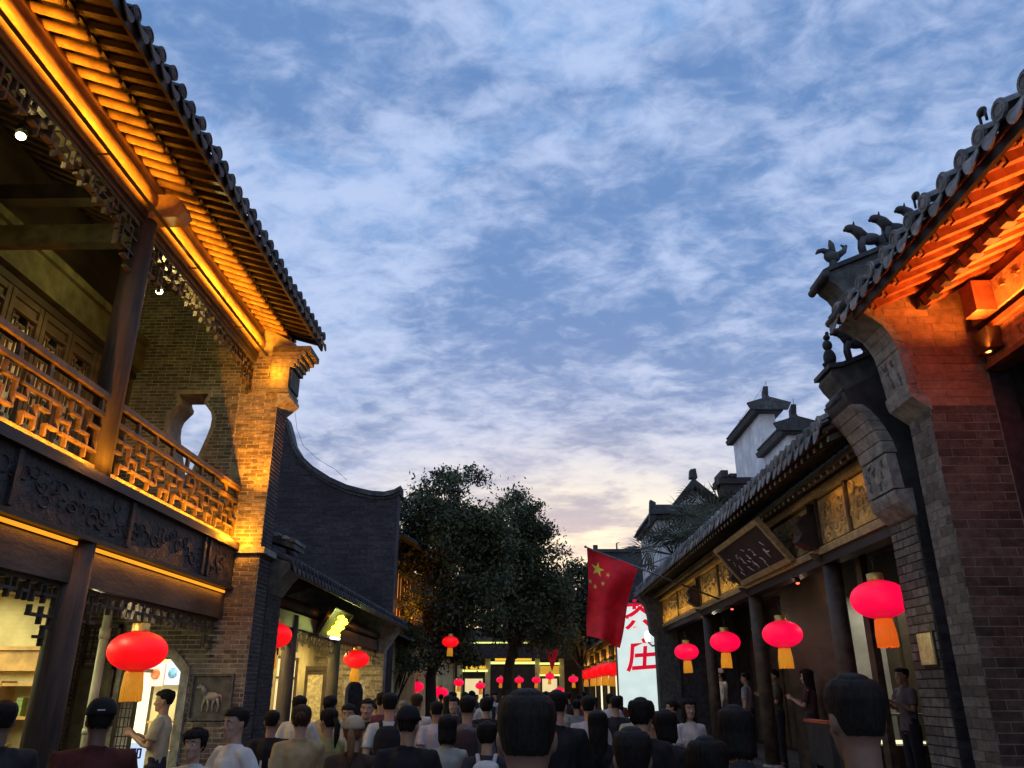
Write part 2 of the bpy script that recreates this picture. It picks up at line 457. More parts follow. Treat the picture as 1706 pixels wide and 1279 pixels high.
# gable wall with vase opening and octagonal door
def vase_hw(z):
    P_ = [(4.36,.20),(4.5,.145),(4.62,.14),(4.9,.215),(5.1,.275),(5.25,.31),(5.38,.315),(5.47,.29),(5.55,.225),(5.61,.172),(5.66,.17),(5.71,.20),(5.76,.215)]
    if z < P_[0][0] or z > P_[-1][0]: return None
    for (a, b), (c, d) in zip(P_, P_[1:]):
        if a <= z <= c: return b+(d-b)*(z-a)/(c-a)
VX = -4.80
vz = [4.36,4.5,4.62,4.75,4.9,5.0,5.1,5.18,5.25,5.32,5.38,5.43,5.47,5.51,5.55,5.58,5.61,5.66,5.71,5.76]
vase_poly = [(VX+vase_hw(z), z) for z in vz]+[(VX-vase_hw(z), z) for z in reversed(vz)]
vase_out = [(VX+vase_hw(z)+.045, z) for z in vz]; vase_out = [(vase_out[0][0], 4.315)]+vase_out[1:-1]+[(vase_out[-1][0], 5.805)]
vase_out += [(2*VX-x, z) for x, z in reversed(vase_out)]
DX0, DX1, DZ = -5.12, -4.40, 2.14
door_poly = [(DX0, .12), (DX1, .12), (DX1, DZ-.17), (DX1-.17, DZ), (DX0+.17, DZ), (DX0, DZ-.17)]
door_out = [(DX0-.11, .02), (DX1+.11, .02), (DX1+.11, DZ-.12), (DX1-.12, DZ+.11), (DX0+.12, DZ+.11), (DX0-.11, DZ-.12)]
gable_outline = [(-10, 0), (-3.57, 0), (-3.57, 6.1), (-3.4, 6.55), (-4.2, 7.0), (-6.4, 8.0), (-10, 6.5)]
plateg = plate('gable_wall', gable_outline, [vase_out, door_out], 'y', YG, YG+.45, mortar, L1)
ringv = plate('opening_lining', vase_out, [vase_poly], 'y', YG-.012, YG+.462, mat('opening_lining', (.30,.25,.18), .8, .2, 8, .1), L1)
plate('door_surround', door_out, [door_poly], 'y', YG-.035, YG+.46, stone, L1)
def vhole(z):
    if 4.31 <= z <= 5.81:
        h = vase_hw(min(5.76, max(4.36, z)))+.048; return (VX-h, VX+h)
def dhole(z):
    if z < DZ+.11:
        k = max(0, z-(DZ-.12)); return (DX0-.11+k, DX1+.11-k)
def plaqhole(z):
    if 1.42 < z < 1.93: return (-4.22, -3.72)
BR_LEFT['L1'] = 300
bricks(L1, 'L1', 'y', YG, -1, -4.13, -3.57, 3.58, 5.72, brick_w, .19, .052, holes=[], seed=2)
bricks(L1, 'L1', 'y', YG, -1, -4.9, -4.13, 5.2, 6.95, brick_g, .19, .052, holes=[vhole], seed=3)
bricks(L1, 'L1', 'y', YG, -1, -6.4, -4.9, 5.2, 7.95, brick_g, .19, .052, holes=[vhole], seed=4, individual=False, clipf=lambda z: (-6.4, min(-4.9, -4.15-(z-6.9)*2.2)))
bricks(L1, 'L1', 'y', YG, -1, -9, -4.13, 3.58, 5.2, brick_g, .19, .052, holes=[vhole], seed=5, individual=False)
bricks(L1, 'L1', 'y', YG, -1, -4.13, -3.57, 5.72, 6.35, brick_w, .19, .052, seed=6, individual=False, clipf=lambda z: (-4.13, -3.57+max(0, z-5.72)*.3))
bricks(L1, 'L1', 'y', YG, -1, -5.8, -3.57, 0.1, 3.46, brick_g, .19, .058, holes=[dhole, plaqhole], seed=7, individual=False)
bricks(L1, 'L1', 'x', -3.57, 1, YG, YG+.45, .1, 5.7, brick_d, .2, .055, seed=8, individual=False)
part('pier_ledge', MB().box(-4.12,-3.5,YG-.06,YG+.5,3.465,3.545), stone, L1)
# stepped corbel at the pier head
cb_ = MB()
for (za, zb, xo) in ((5.70,5.76,-3.50),(5.765,5.83,-3.42),(5.835,6.17,-3.44),(6.175,6.23,-3.38),(6.235,6.29,-3.34),(6.295,6.35,-3.29),(6.355,6.41,-3.23),(6.415,6.5,-3.16)):
    cb_.box(-3.72, xo, YG-.03, YG+.48, za, zb)
part('corbel', cb_, brick_w, L1)
part('corbel_panel', MB().box(-3.436,-3.41,YG+.02,YG+.43,5.86,6.14), stone_d, L1)
part('corbel_foot', MB().prism([(-3.57,5.55),(-3.40,5.70),(-3.40,5.75),(-3.57,5.75)], 'y', YG-.035, YG+.485), stone, L1)
# stone plaque with a carved horse
pq = thing('stone_plaque', 'square stone plaque carved with a horse, set into the brick pier beside the octagonal doorway', 'wall plaque', (-3.97, YG, 1.42))
part('slab', MB().box(-4.21,-3.73,YG-.025,YG+.02,1.43,1.92), stone_d, pq)
fr_ = MB()
for b in ((-4.235,-3.705,YG-.05,YG+.02,1.40,1.43),(-4.235,-3.705,YG-.05,YG+.02,1.92,1.95),(-4.235,-4.21,YG-.05,YG+.02,1.43,1.92),(-3.73,-3.705,YG-.05,YG+.02,1.43,1.92)): fr_.box(*b)
part('frame', fr_, stone_d, pq)
hb = MB(); hy = YG-.035
hb.ball((-3.97,hy,1.68),(.10,.03,.05)); hb.tube([(-4.04,hy,1.70),(-4.09,hy,1.79),(-4.13,hy,1.80)],[.035,.025,.018],8); hb.ball((-4.13,hy,1.785),(.035,.02,.018),6)
for xx, dx_ in ((-4.04,-.03),(-4.01,.02),(-3.92,-.02),(-3.89,.03)): hb.tube([(xx,hy,1.66),(xx+dx_,hy,1.57),(xx+dx_*.6,hy,1.50)],[.02,.012,.01],6)
hb.tube([(-3.88,hy,1.70),(-3.84,hy,1.68),(-3.83,hy,1.6)],[.014,.012,.004],6)
part('horse_relief', hb, stone, pq)
# columns
def lathe_col(name, x, y, z0, z1, r, m, parent):
    mb = MB(); mb.tube([(x,y,z0),(x,y,(z0+z1)/2),(x,y,z1)],[r,r*.99,r*.95],20)
    return part(name, mb, m, parent)
for yy in (3.3, 7.05):
    lathe_col('upper_column', X0-.01, yy, 3.55, 6.5, .135, wood_col, L1)
    lathe_col('lower_column', X0-.02, yy, .15, 3.0, .145, wood_col, L1)
    part('column_base', MB().tube([(X0-.02,yy,0),(X0-.02,yy,.05),(X0-.02,yy,.12),(X0-.02,yy,.16)],[.2,.22,.2,.16],20), stone, L1)
    # beam head carved block that pokes through above each column
    hd = MB().prism([(-4.05,6.36),(-3.62,6.36),(-3.55,6.44),(-3.60,6.55),(-3.68,6.62),(-4.05,6.66)], 'y', yy-.1, yy+.1)
    part('beam_head', hd, wood_warm, L1)
    part('tie_beam', MB().box(-5.8,-4.05,yy-.07,yy+.07,6.08,6.30), wood_olive, L1)
    part('roof_tie', MB().box(-5.8,-4.05,yy-.08,yy+.08,6.62,6.8), wood_dark, L1)
# balcony floor, fascia, lower beams
part('balcony_floor', MB().box(-5.8,-3.96,YN,YG,3.42,3.56), wood_dark, L1)
part('ceiling_board', MB().box(-5.8,-4.08,YN,YG,2.93,2.97), wood_dark, L1)
fa = MB().box(-4.0,-3.90,YN,YG-.004,3.03,3.50)
part('fascia', fa, carve, L1)
mo = MB().box(-4.06,-3.84,YN,YG-.004,3.50,3.56).box(-4.05,-3.86,YN,YG-.004,3.565,3.60).box(-4.02,-3.87,YN,YG-.004,2.985,3.027)
part('fascia_moulding', mo, wood_dark, L1)
# carved scrolls in relief on the fascia
sc_ = MB(); rr = random.Random(5)
yy = 2.2
while yy < 10.3:
    if abs((yy % 1.9)-.1) < .1: part('fascia_post', MB().box(-3.9,-3.872,yy-.03,yy+.03,3.05,3.49), carve, L1)
    for q in range(2):
        cy_, cz_ = yy+rr.uniform(-.08,.08), 3.27+rr.uniform(-.12,.12); r0 = rr.uniform(.05,.10); pts = []
        a0 = rr.uniform(0, 6.28)
        for k in range(9):
            a = a0+k*.62; rad = r0*(1-k*.085); pts.append((-3.898, cy_+rad*math.cos(a)*1.3, cz_+rad*math.sin(a)))
        part('carved_scroll', MB().tube(pts, [.011-.0007*k for k in range(9)], 5), carve, L1)
    yy += .17
if sc_.v: part('fascia_post', sc_, carve, L1)
part('lower_beam', MB().box(-4.12,-3.97,YN,YG,2.62,2.925), wood_mid, L1)
for (ya, yb) in ((YN, 6.88), (7.2, 10.5)):
    part('led_strip', MB().box(-3.968,-3.94,ya,yb,2.94,2.968), led, L1)
    area('fascia_strip_light', (-3.93,(ya+yb)/2,2.935), (yb-ya,.02), 5, AMB, (.1,0,-1))
# upper architrave, purlins, ledge
part('architrave', MB().box(-4.1,-3.93,YN,YG,5.98+.36,6.40).box(-4.06,-3.95,YN,YG,6.27,6.335), wood_dark, L1)
part('led_channel', MB().box(-3.822,-3.782,YN,YG,6.352,6.362), iron, L1)
for yq in (2.5,4.2,5.9,8.0,9.6): part('channel_bracket', MB().box(-3.93,-3.822,yq,yq+.02,6.352,6.36), iron, L1)
pu = MB()
for yy in (YN, 3.3, 7.05):
    pass
for (ya, yb) in ((YN, 3.2), (3.4, 6.95), (7.15, YG+.1)):
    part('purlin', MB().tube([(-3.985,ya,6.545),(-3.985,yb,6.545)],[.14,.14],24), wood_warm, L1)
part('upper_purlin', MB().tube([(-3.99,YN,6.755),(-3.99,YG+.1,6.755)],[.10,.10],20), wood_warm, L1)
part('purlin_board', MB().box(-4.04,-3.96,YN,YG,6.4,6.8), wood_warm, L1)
# rafters: lower rafters and flying rafters
sl = .30
yy = YN+.05
raf = MB().tube([(0,0,0),(1,0,0)],[.5,.5],10).mesh('rafter', wood_warm)
rafk = MB().box(0,1,-.5,.5,-.5,.5).mesh('flying_rafter', wood_dark)  # dark wood paints the shade onto the flying rafters
rafd = MB().box(0,1,-.5,.5,-.5,.5).mesh('flying_rafter', wood_mid)
roof1 = part('roof', MB().prism([(-3.14,6.735),(-3.14,6.775),(-4.0,7.06),(-6.4,8.15),(-9.8,6.7),(-9.8,6.62),(-6.4,8.03),(-4.0,7.0)], 'y', YN, YG+.5), wood_dark, L1)  # eave boards darkened in colour too, standing in for shade
def span_obj(name, me, parent, a, b, wy, wz):
    a = Vector(a); b = Vector(b); d = b-a; o = put(name, me, parent, a, (d.length, wy, wz))
    o.rotation_euler = (0, -math.atan2(d.z, math.hypot(d.x, d.y)), math.atan2(d.y, d.x)); return o
k = 0
while yy < YG+.35:
    span_obj('rafter', raf, roof1, (-3.53,yy,6.70), (-4.35,yy,6.985), .085, .085)
    if yy < YG: span_obj('inner_rafter', rafd, roof1, (-4.36,yy,6.99), (-5.8,yy,7.66), .07, .07)
    span_obj('flying_rafter', rafk, roof1, (-3.16,yy,6.69), (-3.62,yy,6.825), .06, .06)
    yy += .178; k += 1
part('eave_board', MB().box(-3.155,-3.125,YN,YG+.5,6.64,6.735).box(-3.57,-3.535,YN,YG+.45,6.762,6.80), wood_dark, L1)
cov = cover_row_mesh(tile_m, 3.28, 1.40, 16, .06, -1); drp = drip_mesh(tile_m, .20, .135, -1, .25)
yy = YN+.05; 
while yy < YG+.56:
    rj = random.uniform(-.012, .012)
    put('cover_tile', cov, roof1, (-3.10+rj, yy, 6.835+rj*.5)); put('drip_tile', drp, roof1, (-3.10-rj, yy+.11, 6.80))
    yy += .222
area('amber_strip_eave_near', (-3.802, 5.05, 6.372), (3.5,.025), 46, AMB, (-.12,0,1), 140)
area('amber_strip_eave_far', (-3.802, 8.85, 6.372), (3.3,.025), 46, AMB, (-.12,0,1), 140)
# balcony railing
rail = part('railing', MB().box(-4.03,-3.93,YN,6.92,4.315,4.37).box(-4.03,-3.93,7.19,YG,4.315,4.37), wood_rail, L1)
for (ya, yb) in ((3.43, 6.92), (7.19, YG)):
    bar('rail_bar', rail, -4.01,-3.95, ya, yb, 4.145, 4.185, wood_rail)
    bar('rail_bar', rail, -4.01,-3.95, ya, yb, 3.64, 3.675, wood_rail)
    n_ = int((yb-ya)/.42)
    for i in range(n_+1):
        yq = ya+.03+(yb-ya-.06)*i/n_; bar('rail_strut', rail, -4.0,-3.96, yq-.02, yq+.02, 4.185, 4.315, wood_rail)
    fret(rail, 'fret_bar', -3.98, ya+.02, yb-.02, 3.69, 4.13, .109, wood_rail, .024, .05, ky=1.45)
# hanging frieze below the architrave, falling lower at the columns
def dropf(ya, yb, deep, shallow, ln):
    def f(y_):
        t = min(y_-ya, yb-y_); 
        return deep if t < ln*.4 else (deep+(shallow-deep)*.5 if t < ln else shallow)
    return f
fri = part('frieze', MB().box(-4.03,-3.97,YN,6.9,6.235,6.262).box(-4.03,-3.97,7.2,YG,6.235,6.262), wood_olive, L1)
for (ya, yb) in ((3.43, 6.92), (7.19, YG)):
    fret(fri, 'fret_bar', -4.0, ya+.03, yb-.01, 5.62, 6.23, .087, wood_mid, .022, .05, drop=dropf(ya, yb, 5.7, 6.02, .38))
fri2 = part('lower_frieze', MB().box(-4.08,-4.02,YN,6.9,2.59,2.615).box(-4.08,-4.02,7.2,YG,2.59,2.615), wood_mid, L1)
for (ya, yb) in ((3.43, 6.90), (7.2, YG)):
    fret(fri2, 'fret_bar', -4.05, ya+.03, yb-.01, 2.08, 2.585, .084, wood_mid, .024, .05, drop=dropf(ya, yb, 2.13, 2.38, .36))
area('amber_strip_rail_near', (-3.86, 5.15, 3.62), (3.3,.02), 42, AMB, (-.55,0,1))
area('amber_strip_rail_far', (-3.86, 8.85, 3.62), (3.2,.02), 42, AMB, (-.55,0,1))
point('amber_column_uplight', (-3.80, 6.92, 3.70), 6, AMB, .02)
point('amber_pier_uplight', (-3.80, 10.36, 3.64), 26, AMB, .03)
spl = bpy.data.lights.new('amber_pier_spot','SPOT'); spl.energy = 520; spl.color = (1,.31,.010); spl.spot_size = R(58); spl.spot_blend = .8; spl.shadow_soft_size = .03
spo = bpy.data.objects.new('amber_pier_spot', spl); COL.objects.link(spo); spo.location = (-3.72,9.85,3.66); spo.rotation_euler = Vector((.02,.42,1)).to_track_quat('-Z','Y').to_euler()
point('amber_pier_head_light', (-3.62, 10.42, 6.05), 9, AMB, .03)
# inner facade of the balcony: lattice windows
part('inner_beam', MB().box(-5.8,-5.62,YN,YG,6.10,6.48).box(-5.78,-5.58,YN,YG,6.5,6.60), wood_olive, L1)
part('inner_lintel', MB().box(-5.8,-5.70,YN,YG,5.98,6.07), wood_dark, L1)
part('inner_sill_wall', MB().box(-5.86,-5.74,YN,YG,3.56,4.05), wood_dark, L1)
part('inner_wall_top', MB().box(-5.9,-5.8,YN,YG,6.07,7.6), wood_dark, L1)
pane_m = mat('window_paper', (.62,.62,.50), .8, .15, 3, .03)
yy = 4.0; wi = 0
while yy < YG-.3:
    y1_ = min(yy+.60, YG-.02)
    wd = MB()
    for b in ((-5.79,-5.72,yy,yy+.07,4.05,5.98),(-5.79,-5.72,y1_-.07,y1_,4.05,5.98),(-5.785,-5.725,yy+.07,y1_-.07,5.90,5.98),(-5.785,-5.725,yy+.07,y1_-.07,5.76,5.80),(-5.785,-5.725,yy+.07,y1_-.07,4.05,4.15)): wd.box(*b)
    wn = part('lattice_window', wd, wood_mid, L1)
    put('pane', cube(pane_m), wn, (-5.80,(yy+y1_)/2,4.93), (.006, y1_-yy-.1, 1.5))
    put('carved_board', cube(wood_mid), wn, (-5.765,(yy+y1_)/2,5.85), (.02, y1_-yy-.14, .09))
    ya, yb = yy+.09, y1_-.09; xw = -5.755
    lb = MB()
    def lbx(a,b,c,d): lb.box(xw-.012, xw+.012, a, b, c, d)
    n3 = 3
    for i in range(n3):
        for j in range(7):
            cy0 = ya+(yb-ya)*i/n3; cz0 = 4.17+1.56*j/7; cw = (yb-ya)/n3; ch = 1.56/7
            if (i+j) % 2: lbx(cy0, cy0+cw, cz0+ch*.45, cz0+ch*.6); lbx(cy0+cw*.46, cy0+cw*.58, cz0, cz0+ch*.45)
            else: lbx(cy0+cw*.2, cy0+cw*.34, cz0, cz0+ch); lbx(cy0+cw*.34, cy0+cw, cz0+ch*.8, cz0+ch*.93); lbx(cy0+cw*.7,cy0+cw*.84,cz0,cz0+ch*.8)
    lo_ = MB(); lo_.v = lb.v; lo_.f = lb.f; lo_.sm = lb.sm
    me = lo_.mesh('lattice', wood_mid, BASE[L1.name]); newobj('lattice', me, wn)
    yy += .62
part('back_rooms', MB().box(-10,-9.6,YN,YG,0,6.6), wood_dark, L1)
part('upper_floor', MB().box(-9.6,-5.8,YN,YG,3.3,3.5), wood_dark, L1)
part('front_wall', MB().box(-10,-3.6,YN-.3,YN,0,6.9), brick_d, L1)
# balcony ceiling lamps
for (x, yq, z, lb, pw) in ((-4.3,5.42,6.17,'small bright ceiling lamp under the balcony roof near the upper left edge',13),(-4.27,8.1,6.10,'small bright ceiling lamp under the balcony roof, right of the upper column',42)):
    lp = thing('ceiling_lamp', lb, 'lamp', (x,yq,z), 'balcony ceiling lamps')
    part('lamp_housing', MB().tube([(x,yq,z+.02),(x,yq,z+.10),(x,yq,z+.11)],[.045,.045,.02],14), iron, lp)
    part('lamp_rod', MB().tube([(x,yq,z+.11),(x,yq,7.08)],[.008,.008],8), iron, lp)
    part('bulb', MB().ball((x,yq,z),(.04,.04,.03),8), bulb, lp)
    point('balcony_lamp_light', (x,yq,z-.06), pw, (1,.82,.26), .04)
lp = thing('ceiling_lamp', 'small round downlight under the ground floor ceiling right of the dark wooden column', 'lamp', (-4.2,8.04,2.67))
part('lamp_housing', MB().tube([(-4.22,8.04,2.70),(-4.22,8.04,2.92)],[.035,.035],14), iron, lp); part('bulb', MB().ball((-4.22,8.04,2.69),(.028,.028,.02),8), bulb, lp)
point('porch_lamp_light', (-4.3,8.04,2.6), 14, (1,.85,.5), .04)
# ground floor shop on the left
wf = MB()
for b in ((-5.86,-5.76,5.2,5.3,0,2.9),(-5.86,-5.76,9.98,10.08,0,2.9),(-5.86,-5.76,5.3,9.98,2.78,2.93),(-5.86,-5.76,5.3,9.98,0,.3),(-5.86,-5.76,8.6,8.66,.3,2.78)): wf.box(*b)
swn = part('shop_window', wf, wood_mid, L1)
put('pane', cube(glass), swn, (-5.81,7.64,1.54), (.008,4.66,2.46))
part('ground_inner_wall', MB().box(-5.86,-5.78,10.09,YG,0,2.93).box(-5.86,-5.78,YN,5.19,0,2.93), brick_g, L1)
part('shop_back_wall', MB().box(-8.6,-8.5,YN,YG,0,3.2).box(-8.5,-5.87,YG-.03,YG-.002,0,3.2), plaster_w, L1)
part('shop_ceiling', MB().box(-8.5,-5.87,YN,YG-.04,2.95,3.1), plaster_w, L1)
area('shop_ceiling_light', (-7.1,8.3,2.9), (3.2,1.2), 190, (1,.88,.50), (0,0,-1))
cbn = thing('display_cabinet', 'glass-fronted shop cabinet with shelves of goods seen past the dark column', 'cabinet', (-8.2,9.6,0))
cm = MB()
for z in (0.05,.55,.95,1.3,1.62): cm.box(-8.48,-8.0,8.0,10.5,z,z+.03)
for yq in (8.0,8.8,9.65,10.47): cm.box(-8.48,-8.0,yq,yq+.03,.0,1.65)
cm.box(-8.49,-7.95,7.9,10.55,1.65,1.78); part('shelves', cm, mat('cabinet_wood', (.45,.28,.12), .5, .2, 6, .1), cbn)
gm = MB(); rr = random.Random(11)
for z in (.58,.98,1.33):
    yq = 8.1
    while yq < 10.4:
        w_ = rr.uniform(.06,.14); gm.box(-8.3,-8.1,yq,yq+w_,z,z+rr.uniform(.1,.24)); yq += w_+rr.uniform(.03,.1)
part('shelf_goods', gm, mat('shelf_goods', (.25,.28,.15), .5, .6, 5, .1), cbn)
sc3 = thing('wall_shelf', 'lit shelf unit with framed goods and a tan header board seen past the dark column', 'shelf', (-6.6,10.5,0))
cab_w = mat('cabinet_wood2', (.48,.30,.12), .5, .2, 6, .1)
for z in (.5,.95,1.42,1.80): part('shelf', MB().box(-7.6,-5.98,10.25,10.55,z,z+.035), cab_w, sc3)
for x in (-7.6,-7.05,-6.5,-5.98): part('upright', MB().box(x-.03,x+.03,10.24,10.56,0,1.86), cab_w, sc3)
part('header_board', MB().box(-7.6,-5.95,10.42,10.55,1.98,2.22), cab_w, sc3)
part('header_moulding', MB().box(-7.65,-5.93,10.38,10.56,2.225,2.27), cab_w, sc3)
for i in range(16):
    gx = -7.5+i*.095; gz = (.985,1.455,.535)[i % 3]
    if abs((gx+7.05)) > .06 and abs(gx+6.5) > .06: part('goods_box', MB().box(gx,gx+.075,10.3,10.42,gz,gz+.16+.05*(i % 2)), mat('goods_%d' % (i % 4), ((.5,.42,.2),(.2,.3,.12),(.45,.12,.06),(.6,.58,.5))[i % 4], .6, .3, 20, .05), sc3)
ct = thing('shop_counter', 'wooden shop counter with a pale glass top behind the left window', 'counter', (-6.9,9.7,0))
part('counter_body', MB().box(-7.2,-6.6,9.0,10.5,0,.95), mat('counter_wood', (.30,.20,.10), .5, .2, 6, .1), ct)
part('counter_top', MB().box(-7.25,-6.55,8.95,10.52,.955,1.0), stone, ct)
bn = solo('shop_banner', MB().box(-8.48,-8.44,8.2,10.2,1.95,2.3), mat('banner_tan', (.45,.32,.18), .7, .1, 4, .02), 'tan signboard with pale lettering above the shop cabinet on the far left', 'shop sign', (-8.46,9.2,1.95))
pp = solo('drain_pipe', MB().tube([(-4.83,9.35,0),(-4.83,9.35,1.3),(-4.83,9.35,2.94)],[.05,.05,.05],14).tube([(-4.83,9.35,1.3),(-4.83,9.35,1.36)],[.058,.058],14).tube([(-4.83,9.35,2.3),(-4.83,9.35,2.42)],[.062,.062],14), mat('pale_pipe', (.46,.48,.36), .5, .15, 4, .05), 'pale green upright drain pipe beside the dark ground floor column', 'pipe', (-4.83,9.35,0))
# lattice window in the end wall and open door leaf
lw = thing('lattice_shutter', 'dark wooden shutter with a fretwork upper panel against the brick wall beside the octagonal doorway', 'shutter', (-5.45,YG-.05,.3))
sm_ = MB(); sx0, sx1 = -5.72,-5.24
for b in ((sx0,sx0+.04,.3,2.55),(sx1-.04,sx1,.3,2.55),(sx0,sx1,2.5,2.55),(sx0,sx1,2.0,2.04),(sx0,sx1,.3,.36)): sm_.box(b[0],b[1],YG-.07,YG-.03,b[2],b[3])
part('frame', sm_, wood_mid, lw)
part('panel', MB().box(sx0+.04,sx1-.04,YG-.05,YG-.035,.36,2.0), wood_olive, lw)
sm_ = MB()
for i in range(6):
    xx = sx0+.06+i*.07; sm_.box(xx,xx+.012,YG-.062,YG-.045,2.04+(.1 if i%2 else 0),2.5)
for z in (2.12,2.24,2.36,2.45): sm_.box(sx0+.04+(.07 if z in (2.24,) else 0),sx1-.04,YG-.06,YG-.047,z,z+.012)
part('fretwork', sm_, wood_dark, lw)
dl = thing('door_leaf', 'narrow dark lattice door leaf standing open at the octagonal doorway', 'door', (-5.02,YG-.04,.12))
sm_ = MB()
for b in ((-5.13,-5.09),(-4.92,-4.88)): sm_.box(b[0],b[1],YG-.09,YG-.05,.12,2.1)
for z in (.12,.9,2.06): sm_.box(-5.09,-4.92,YG-.088,YG-.052,z,z+.04)
part('frame', sm_, wood_dark, dl)
sm_ = MB()
for i in range(3): sm_.box(-5.06+i*.05,-5.05+i*.05,YG-.075,YG-.065,.94,2.06)
for i in range(10): sm_.box(-5.09,-4.92,YG-.078,YG-.062,1.0+i*.107,1.012+i*.107)
part('lattice', sm_, wood_dark, dl)
part('lower_panel', MB().box(-5.09,-4.92,YG-.08,YG-.06,.16,.9), wood_dark, dl)
# ================================================================== SECOND LEFT HOUSE (single storey)
YA, YB = 11.12, 22.0
L2 = thing('porch_house', 'low grey-tiled house with a bright yellow-lit porch and two red lanterns on the left', 'house', (-5.5,16,0))
YC = (13.95, 17.3)
part('near_pier', MB().box(-4.3,-3.57,YA,YA+.62,0,3.02), mortar_d, L2)
bricks(L2, 'L2', 'x', -3.57, 1, YA, YA+.62, .1, 3.0, brick_d, .2, .058, seed=21, individual=False)
part('near_pier_head', MB().prism([(-4.3,3.0),(-3.55,3.0),(-3.5,3.08),(-3.42,3.2),(-3.33,3.3),(-3.3,3.42),(-4.3,3.75)], 'y', YA, YA+.62), stone_d, L2)
far = plate('far_gable', [(-9,0),(-3.78,0),(-3.78,2.75),(-3.5,3.15),(-3.3,3.45),(-5.6,4.55),(-9,3.4)], [[(-4.75,.1),(-4.28,.1),(-4.28,1.75),(-4.34,1.9),(-4.44,1.98),(-4.58,1.98),(-4.69,1.9),(-4.75,1.75)]], 'y', YB, YB+.4, mortar_g, L2)
BR_LEFT['L2'] = 280
def arch(z): 
    if z < 2.0: return (-4.8, -4.24)
bricks(L2, 'L2', 'y', YB, -1, -5.6, -3.78, .3, 2.75, brick_w, .25, .075, holes=[arch], seed=22)
part('near_gable', MB().prism([(-4.3,3.72),(-5.6,4.4),(-9,3.4),(-9,3.02),(-4.3,3.02)], 'y', YA+.05, YA+.5), mortar_d, L2)
for yq in YC:
    lathe_col('column', -4.02, yq, .12, 2.95, .125, wood_col, L2)
    part('column_base', MB().tube([(-4.02,yq,0),(-4.02,yq,.06),(-4.02,yq,.13)],[.17,.19,.15],18), stone, L2)
roof2 = part('roof', MB().prism([(-3.32,3.36),(-3.32,3.40),(-5.6,4.56),(-9,3.45),(-9,3.36),(-5.6,4.46)], 'y', YA+.02, YB+.5), wood_mid, L2)
yy = YA+.1
while yy < YB+.4:
    span_obj('rafter', raf if False else rafd, roof2, (-3.36,yy,3.335), (-4.9,yy,4.06), .06, .06); yy += .26
cov2 = cover_row_mesh(tile_m, 2.3, 1.16, 12, .055, -1); drp2 = drip_mesh(tile_m, .2, .10, -1, .25)
yy = YA+.06
while yy < YB+.5:
    put('cover_tile', cov2, roof2, (-3.29,yy,3.45)); put('drip_tile', drp2, roof2, (-3.29,yy+.12,3.42)); yy += .235
part('eave_board', MB().box(-3.345,-3.32,YA+.02,YB+.5,3.30,3.385), wood_olive, L2)
part('architrave', MB().box(-4.12,-3.94,YA+.62,YB,2.74,2.98).tube([(-4.03,YA+.6,3.12),(-4.03,YB,3.12)],[.11,.11],14), wood_mid, L2)
fr3 = part('frieze', MB().box(-4.06,-4.0,YA+.62,YB,2.71,2.735), wood_mid, L2)
for (ya, yb) in ((YA+.62, 13.82),(14.08,17.17),(17.43,YB)):
    fret(fr3, 'fret_bar', -4.03, ya+.03, yb-.02, 2.36, 2.70, .085 if False else .115, wood_mid, .024, .04, drop=dropf(ya, yb, 2.36, 2.52, .4))
part('porch_ceiling', MB().box(-5.7,-4.13,YA+.5,YB,2.95,2.99), plaster_w, L2)
inw = MB()
for (ya, yb) in ((YA+.5,12.0),(13.5,13.9),(15.6,16.0),(18.4,18.8),(20.6,YB)): inw.box(-5.75,-5.65,ya,yb,0,2.95)
inw.box(-5.75,-5.65,12.0,20.6,2.5,2.95)
part('shop_wall', inw, plaster_w, L2)
for i, (ya, yb, mm) in enumerate(((12.0,13.5,win_w),(13.9,15.6,win_y),(16.0,18.4,win_w),(18.8,20.6,win_y))):
    fm = MB()
    for b in ((ya,ya+.06,.1,2.5),(yb-.06,yb,.1,2.5),((ya+yb)/2-.03,(ya+yb)/2+.03,.1,2.5)): fm.box(-5.74,-5.66,b[0],b[1],b[2],b[3])
    for z in (.1,.9,2.0,2.44): fm.box(-5.735,-5.665,ya+.06,yb-.06,z,z+.05)
    wn = part('shop_window', fm, wood_mid, L2); put('pane', cube(mm), wn, (-5.72,(ya+yb)/2,1.3), (.01,yb-ya-.1,2.4))
part('panelled_screen', MB().box(-5.3,-4.9,20.2,20.26,.1,2.2).box(-5.36,-5.3,20.18,20.28,0,2.3).box(-4.9,-4.84,20.18,20.28,0,2.3).box(-5.3,-4.9,20.18,20.28,2.2,2.3), wood_mid, L2)
part('screen_panel', MB().box(-5.28,-4.92,20.16,20.19,.3,2.1), mat('screen_paper', (.5,.45,.25), .6, .3, 14, .2), L2)
area('entry_light', (-4.9,11.9,2.9), (1.0,.6), 60, (1,.9,.6), (0,0,-1)); area('porch_light_near', (-4.8,13.4,2.9), (1.6,.5), 50, YEL, (0,0,-1)); area('porch_light_mid', (-4.8,16.6,2.9), (2.4,.5), 65, YEL, (0,0,-1)); area('porch_light_far', (-4.8,20.2,2.9), (2.4,.5), 65, YEL, (0,0,-1))
for yq in (12.0,15.3,18.8): point('soffit_spot', (-3.7,yq,3.05), .9, AMB, .03)
